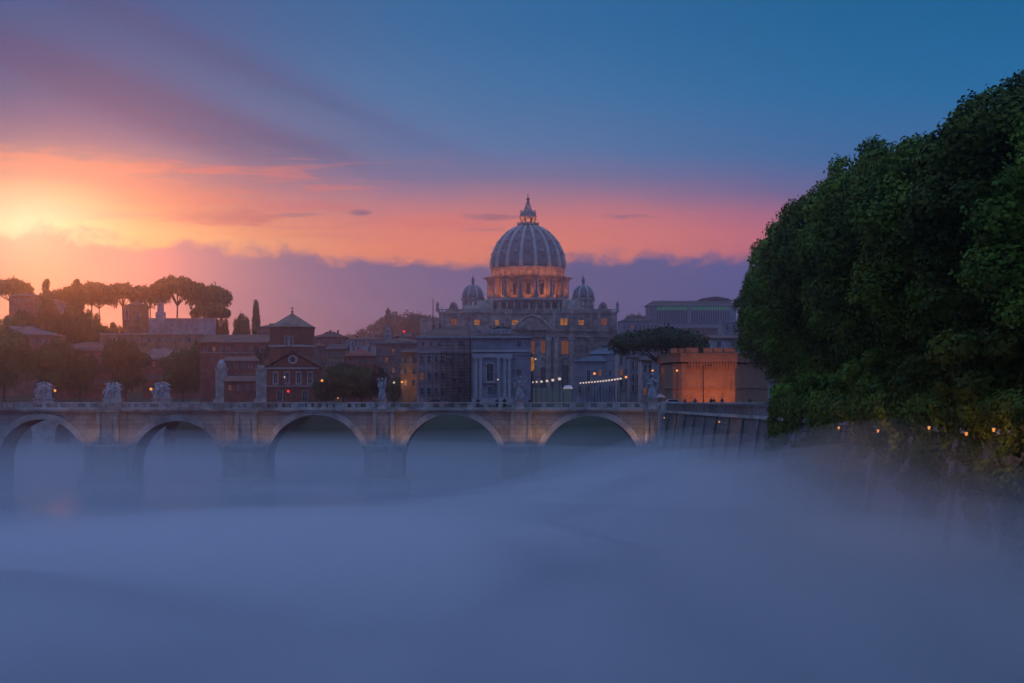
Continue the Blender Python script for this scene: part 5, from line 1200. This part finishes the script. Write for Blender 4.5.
for px, D, lab in [(44, DV+1, 'carved stone group left of the orange lamp, on the left of the far bridge'), (162, DV+1, 'carved stone group right of the small amber lamp, on the far bridge'), (113, DV+18, 'broad carved stone group with outstretched figures between the two left riverside trees'), (243, DV+18, 'carved stone group standing between the two tall pylons')]:
    x = XW(px, D); t_ = thing('sculpture_group', lab, 'statue', (x, D, 12.3), 'sculpture groups on the far bridge'); k = D/F
    m_ = MB(); m_.box(x-9*k, x+9*k, D-2, D+2, 12.304, 14.2); m_.box(x-9.6*k, x+9.6*k, D-2.3, D+2.3, 14.2, 14.6); m_.build('pedestal', trav, t_)
    rn = random.Random(int(px)); m_ = MB()
    for dx, hh_ in ((-5.5, 11.5), (0, 15.5), (5.2, 12.5)):
        bx = x+dx*k; H = hh_*k; ln = rn.uniform(-.5, .5)
        m_.lathe(bx, D, [(1.1, 14.5), (1.0, 14.5+.3*H), (.75, 14.5+.55*H), (.95, 14.5+.8*H), (.35, 14.5+.9*H)], 9); m_.ball((bx+ln*.3, D, 14.5+H), .42, 1, 1, 1.2)
        m_.tube([(bx+.6, D, 14.5+.8*H), (bx+1.5, D-.5, 14.5+.7*H), (bx+2.1*(1 if ln > 0 else -.3), D-.8, 14.5+(.95+.2*ln)*H)], [.35, .28, .18]); m_.tube([(bx-.6, D, 14.5+.8*H), (bx-1.4, D-.5, 14.5+.55*H), (bx-1.2, D-.9, 14.5+.4*H)], [.35, .28, .2])
    m_.tube([(x+1.2, D+.4, 14.5+8*k), (x+4*k, D+.5, 14.5+15*k), (x+8.4*k, D+.6, 14.5+13*k)], [.5, .9, .2]); m_.tube([(x-1.2, D+.4, 14.5+8*k), (x-4*k, D+.5, 14.5+15*k), (x-8.6*k, D+.6, 14.5+14*k)], [.5, .9, .2])
    m_.build('figures', marble, t_, remesh=.15, smooth=True)
for px, D, vic, lab in [(262, DV-3, True, 'tall square stone pylon carrying a dark winged victory, right one of the pair'), (221.5, DV+22, False, 'tall square stone pylon with a pale pointed top, left one of the pair')]:
    x = XW(px, D); k = D/F; t_ = thing('stone_pylon', lab, 'pylon', (x, D, 12.3), 'pylons at the end of the far bridge')
    m_ = MB(); w_ = 5.2*k; zt2 = ZW(370, D)
    m_.box(x-w_*1.35, x+w_*1.35, D-w_*1.35, D+w_*1.35, 12, 14.2); m_.box(x-w_*1.15, x+w_*1.15, D-w_*1.15, D+w_*1.15, 14.2, 15); m_.box(x-w_, x+w_, D-w_, D+w_, 15, zt2)
    for sx in (-1, 1): m_.box(x+sx*w_*.72-.28, x+sx*w_*.72+.28, D-w_-.18, D-w_+.05, 15.3, zt2-.5)
    m_.box(x-w_*1.2, x+w_*1.2, D-w_*1.2, D+w_*1.2, zt2, zt2+.55); m_.box(x-w_*.8, x+w_*.8, D-w_*.8, D+w_*.8, zt2+.55, zt2+1.6); m_.build('shaft', trav, t_)
    z = zt2+1.6; m_ = MB()
    if vic:
        m_.lathe(x, D, [(1.0, z), (.8, z+1.6), (.55, z+3), (.75, z+4), (.3, z+4.6)], 10); m_.ball((x, D, z+5), .4); m_.tube([(x+.5, D, z+4), (x+1.3, D-.4, z+4.8), (x+1.6, D-.5, z+6.2)], [.3, .22, .15]); m_.tube([(x-.5, D, z+4), (x-1.3, D-.4, z+3.5)], [.3, .2])
        m_.build('victory_figure', bronze, t_, remesh=.16, smooth=True)
        for sg in (-1, 1): m_ = MB(); m_.prism([(x+sg*a, z+b_) for a, b_ in [(.3, 3.4), (1.2, 5.4), (2.3, 6.6), (2.6, 5.4), (2.4, 3.8), (1.7, 2.2), (.8, 1.6)]], D+.4, D+.75); m_.build('wing', bronze, t_)
    else: m_.lathe(x, D, [(1.5, z), (1.3, z+.5), (.9, z+1.3), (.2, z+2)], 8); m_.build('finial', marble, t_)

# ================================================================== STREET LAMPS, SIGNALS, CARS
def street_lamp(px, py, D, label, group, glow, power=0, col=(1, .45, .12), r=.2, arm=0, gb=None):
    x = XW(px, D); z = ZW(py, D); zb = gz(x, D) if gb is None else gb
    t_ = thing('street_lamp', label, 'lamp', (x, D, zb), group)
    m_ = MB(); m_.tube([(x, D, zb-.2), (x, D, zb+1), (x, D, z-.4)], [.13, .08, .05], 6); m_.lathe(x, D, [(.05, z-.42), (.16, z-.3)], 8); m_.lathe(x, D, [(r*1.15, z+r*.75), (.06, z+r*1.5)], 8); m_.build('post', iron, t_)
    m_ = MB(); m_.ball((x, D, z), r, n=8); m_.build('globe', glow, t_, smooth=True)
    if power: lamp(t_, (x, D, z-.1), power, col, r)
    return t_
gA = 'white lamps receding down the avenue, left string'; gB = 'white lamps receding down the avenue, right string'
for px, py, D in [(532.5, 382.2, 700), (536.5, 381.8, 650), (541.5, 381.5, 600), (547, 380.9, 550), (552.8, 380, 505), (559.5, 378.8, 470)]:
    street_lamp(px, py, D, 'small white street lamp in the left string receding beside the palace pavilion', gA, white_glow, 60 if D < 560 else 0, (1, .8, .6), .42)
for i in range(15):
    f_ = i/14; street_lamp(580.5+f_*40, 383.0+1.0*math.sin(f_*2.2)-f_*5.3, 420+90*(1-f_), 'small white street lamp in the right string in front of the low stepped roofs', gB, white_glow, 40 if i % 4 == 0 else 0, (1, .8, .6), .26)
lamps = [(55, 390.5, 640, 'orange street lamp at the far left behind the carved stone group', 1400, orange_glow, .45), (151, 389, 640, 'amber street lamp below the salmon house on the left', 1800, orange_glow, .5),
         (284.5, 377, 470, 'pale street lamp in front of the arched church windows', 160, white_glow, .22), (322, 380.5, 455, 'orange street lamp in leaves right of the brick church', 1100, orange_glow, .32), (394, 382.5, 440, 'white street lamp right of the slim angel, nearer of two', 500, white_glow, .26), (402, 382, 445, 'orange street lamp against the narrow plastered house', 1600, orange_glow, .26),
         (498, 379.5, 400, 'faint street lamp in front of the pavilion arched window', 30, white_glow, .18), (535.6, 359, 520, 'pale lamp beside the amber lit column right of the pavilion', 30, white_glow, .25), (594.5, 373.5, 480, 'pale orange street lamp on the front of the low stepped roof house', 260, orange_glow, .34), (626, 377, 440, 'orange street lamp at the right end of the lamp string', 500, orange_glow, .3),
         (652.5, 370.5, 345, 'red-orange street lamp under the umbrella pine', 160, orange_glow, .2), (677, 370.5, 318, 'street lamp standing before the left corner of the brick bastion', 140, orange_glow, .2),
         (338, 398, 430, 'low orange lamp just above the parapet under the green trees', 60, orange_glow, .15)]
for px, py, D, lab, pw, gl_, r in lamps: street_lamp(px, py, D, lab, 'scattered street lamps behind the bridge', gl_, pw, (1, .4, .08) if gl_ is orange_glow else (1, .75, .5), r)
x = XW(703.5, 316); t_ = thing('lamp_post', 'unlit tall dark post in front of the middle of the brick bastion', 'lamp', (x, 316, 12.7)); m_ = MB(); m_.tube([(x, 316, 12.6), (x, 316, ZW(366, 316))], [.09, .05], 6); m_.tube([(x, 316, ZW(366, 316)), (x+.5, 316, ZW(364.5, 316)), (x+1, 316, ZW(365, 316))], .05, 5); m_.build('post', iron, t_)
m_ = MB(); m_.box(x+.9, x+1.5, 315.85, 316.15, ZW(365.5, 316), ZW(364.6, 316)); m_.build('lamp_head', iron, t_)
# amber lit niche tower next to the pavilion
x = XW(531.5, 450); t_ = thing('lamp_shrine', 'slender post with a bright amber lit lantern box at the right corner of the pavilion', 'lamp', (x, 450, 12.7))
m_ = MB(); m_.tube([(x, 450, 12.6), (x, 450, ZW(371, 450))], [.3, .22], 8); m_.lathe(x, 450, [(.75, ZW(357, 450)), (.1, ZW(353, 450))], 8); m_.build('post', iron, t_)
m_ = MB(); m_.lathe(x, 450, [(.35, ZW(371, 450)), (.62, ZW(368, 450)), (.62, ZW(358.5, 450)), (.4, ZW(357.1, 450))], 8); m_.build('lantern_box', win_lit, t_); lamp(t_, (x, 448.9, ZW(363, 450)), 130, (1, .45, .08), .3)
# red signal
x = XW(288.3, 430); t_ = thing('traffic_light', 'traffic light showing bright red in front of the brick church', 'traffic light', (x, 430, 12.7)); z = ZW(391.2, 430)
m_ = MB(); m_.tube([(x, 430, 12.6), (x, 430, z-1)], .08, 6); m_.box(x-.22, x+.22, 430.02, 430.3, z-1, z+.35); m_.build('post', iron, t_)
m_ = MB(); m_.ball((x, 429.95, z), .3, 1, .5, 1); m_.build('red_lens', red_glow, t_)
for j in (1, 2): m_ = MB(); m_.ball((x, 430.0, z-.32*j), .13, 1, .5, 1); m_.build('dark_lens', glass, t_)
lamp(t_, (x, 429.2, z), 90, (1, .03, .03), .15)
# red neon on the roof terrace
x = XW(404, 812); t_ = thing('roof_beacon', 'red beacon glowing on the roof terrace left of the basilica', 'lamp', (x, 812, ZW(337, 812))); z = ZW(331.5, 812)
m_ = MB(); m_.tube([(x, 812, ZW(338, 812)), (x, 812, z)], .15, 6); m_.build('post', iron, t_); m_ = MB(); m_.ball((x, 812, z), .5); m_.build('globe', red_glow, t_); lamp(t_, (x, 810.5, z), 900, (1, .04, .05), .3)
# aerial mast by the basilica
x = XW(433, 1100); t_ = thing('roof_mast', 'thin vertical mast left of the basilica roofline', 'mast', (x, 1100, ZW(330, 1100))); m_ = MB(); m_.tube([(x, 1100, ZW(336, 1100)), (x, 1100, ZW(298, 1100))], [.35, .2], 6); m_.box(x-.6, x+.6, 1099.8, 1100.2, ZW(301.5, 1100), ZW(301, 1100)); m_.build('pole', iron, t_)
# market awning lit white, parasol, cars
x = XW(568, 430); t_ = thing('lit_awning', 'small white awning lit from below between the two strings of lamps', 'awning', (x, 430, 12.7)); k = 430/F; z = ZW(388, 430)
m_ = MB(); m_.add([(x-5*k, 429, z), (x+5*k, 429, z), (x+5*k, 431.4, z), (x-5*k, 431.4, z), (x-2.5*k, 430.2, z+2.6*k), (x+2.5*k, 430.2, z+2.6*k)], [(0, 1, 5, 4), (1, 2, 5), (2, 3, 4, 5), (3, 0, 4)]); m_.build('canopy', mat('white_canvas', (.7, .66, .6), var=.1), t_)
m_ = MB(); [m_.tube([(x+a*k, y, 12.6), (x+a*k, y, z)], .05, 5) for a in (-4.6, 4.6) for y in (429.1, 431.3)]; m_.build('poles', iron, t_)
m_ = MB(); [m_.ball((x+a*k, 428.9, z-.1), .14) for a in (-3.6, -1.2, 1.2, 3.6)]; m_.build('bulbs', white_glow, t_); lamp(t_, (x, 428.2, z-.3), 60, (1, .8, .6), .2)
x = XW(660.5, 300); t_ = thing('parasol', 'pinkish street parasol by the right end of the bridge', 'parasol', (x, 300, 12.7)); z = ZW(394, 300)
m_ = MB(); m_.lathe(x, 300, [(.95, z-.62), (.96, z-.58), (.5, z-.2), (.05, z+.05)], 8); m_.build('canopy', mat('pink_canvas', (.5, .28, .24), var=.1), t_); m_ = MB(); m_.tube([(x, 300, 12.7), (x, 300, z)], .035, 6); m_.build('pole', iron, t_)
def car(px, D, col, label, flip=1, zb=None):
    x = XW(px, D); z = gz(x, D) if zb is None else zb; t_ = thing('parked_car', label, 'car', (x, D, z), 'cars behind the bridge')
    m_ = MB(); P = [(-2.1, .35), (-2.15, .8), (-1.9, .95), (-1.2, 1.02), (-.55, 1.42), (.75, 1.45), (1.45, 1.0), (2.05, .9), (2.15, .55), (2.1, .35)]
    m_.prism([(x+flip*a, z+b_) for a, b_ in P], D-.85, D+.85); b_ = m_.build('body', mat('car_paint_%d' % int(col[0]*100), col, rough=.3, var=.05, spec=.6), t_)
    m_ = MB(); m_.prism([(x+flip*a, z+b2) for a, b2 in [(-1.05, 1.03), (-.5, 1.36), (.7, 1.39), (1.25, 1.03)]], D-.87, D+.87); m_.build('side_window', glass, t_)
    for a in (-1.35, 1.35):
        for yy in (-.88, .7):
            m_ = MB(); n = 14; m_.prism([(x+a+.33*math.cos(2*PI*i/n), z+.33+.33*math.sin(2*PI*i/n)) for i in range(n)], D+yy, D+yy+.18); w_ = m_.build('wheel', iron, t_)
    m_ = MB(); m_.box(x-flip*2.16-.03, x-flip*2.16+.03, D-.75, D-.4, z+.62, z+.76); m_.build('headlight', white_glow, t_)
car(672, 303, (.5, .52, .56), 'pale car on the quay between the right angel and the bastion', 1, 12.7)
car(436, 330, (.35, .08, .07), 'red car passing below the scaffolded palace wing', -1)
for i, (px, D, lab) in enumerate([(685, 306, 'dark figure by the wall at the left foot of the bastion'), (695, 306, 'figure in grey walking before the bastion, left of the tall post'), (711, 307, 'figure in black at the bastion foot, left one of a close pair'), (714, 307, 'figure in brown at the bastion foot, right one of a close pair'), (722, 306, 'figure in blue walking before the right part of the bastion'), (750, 305, 'lone figure in dark green right of the bastion, near the trees')]):
    person(px, D, (-1)**i, lab, coat=[(.03, .03, .04), (.08, .08, .09), (.015, .015, .02), (.07, .045, .03), (.03, .05, .1), (.03, .05, .03)][i])
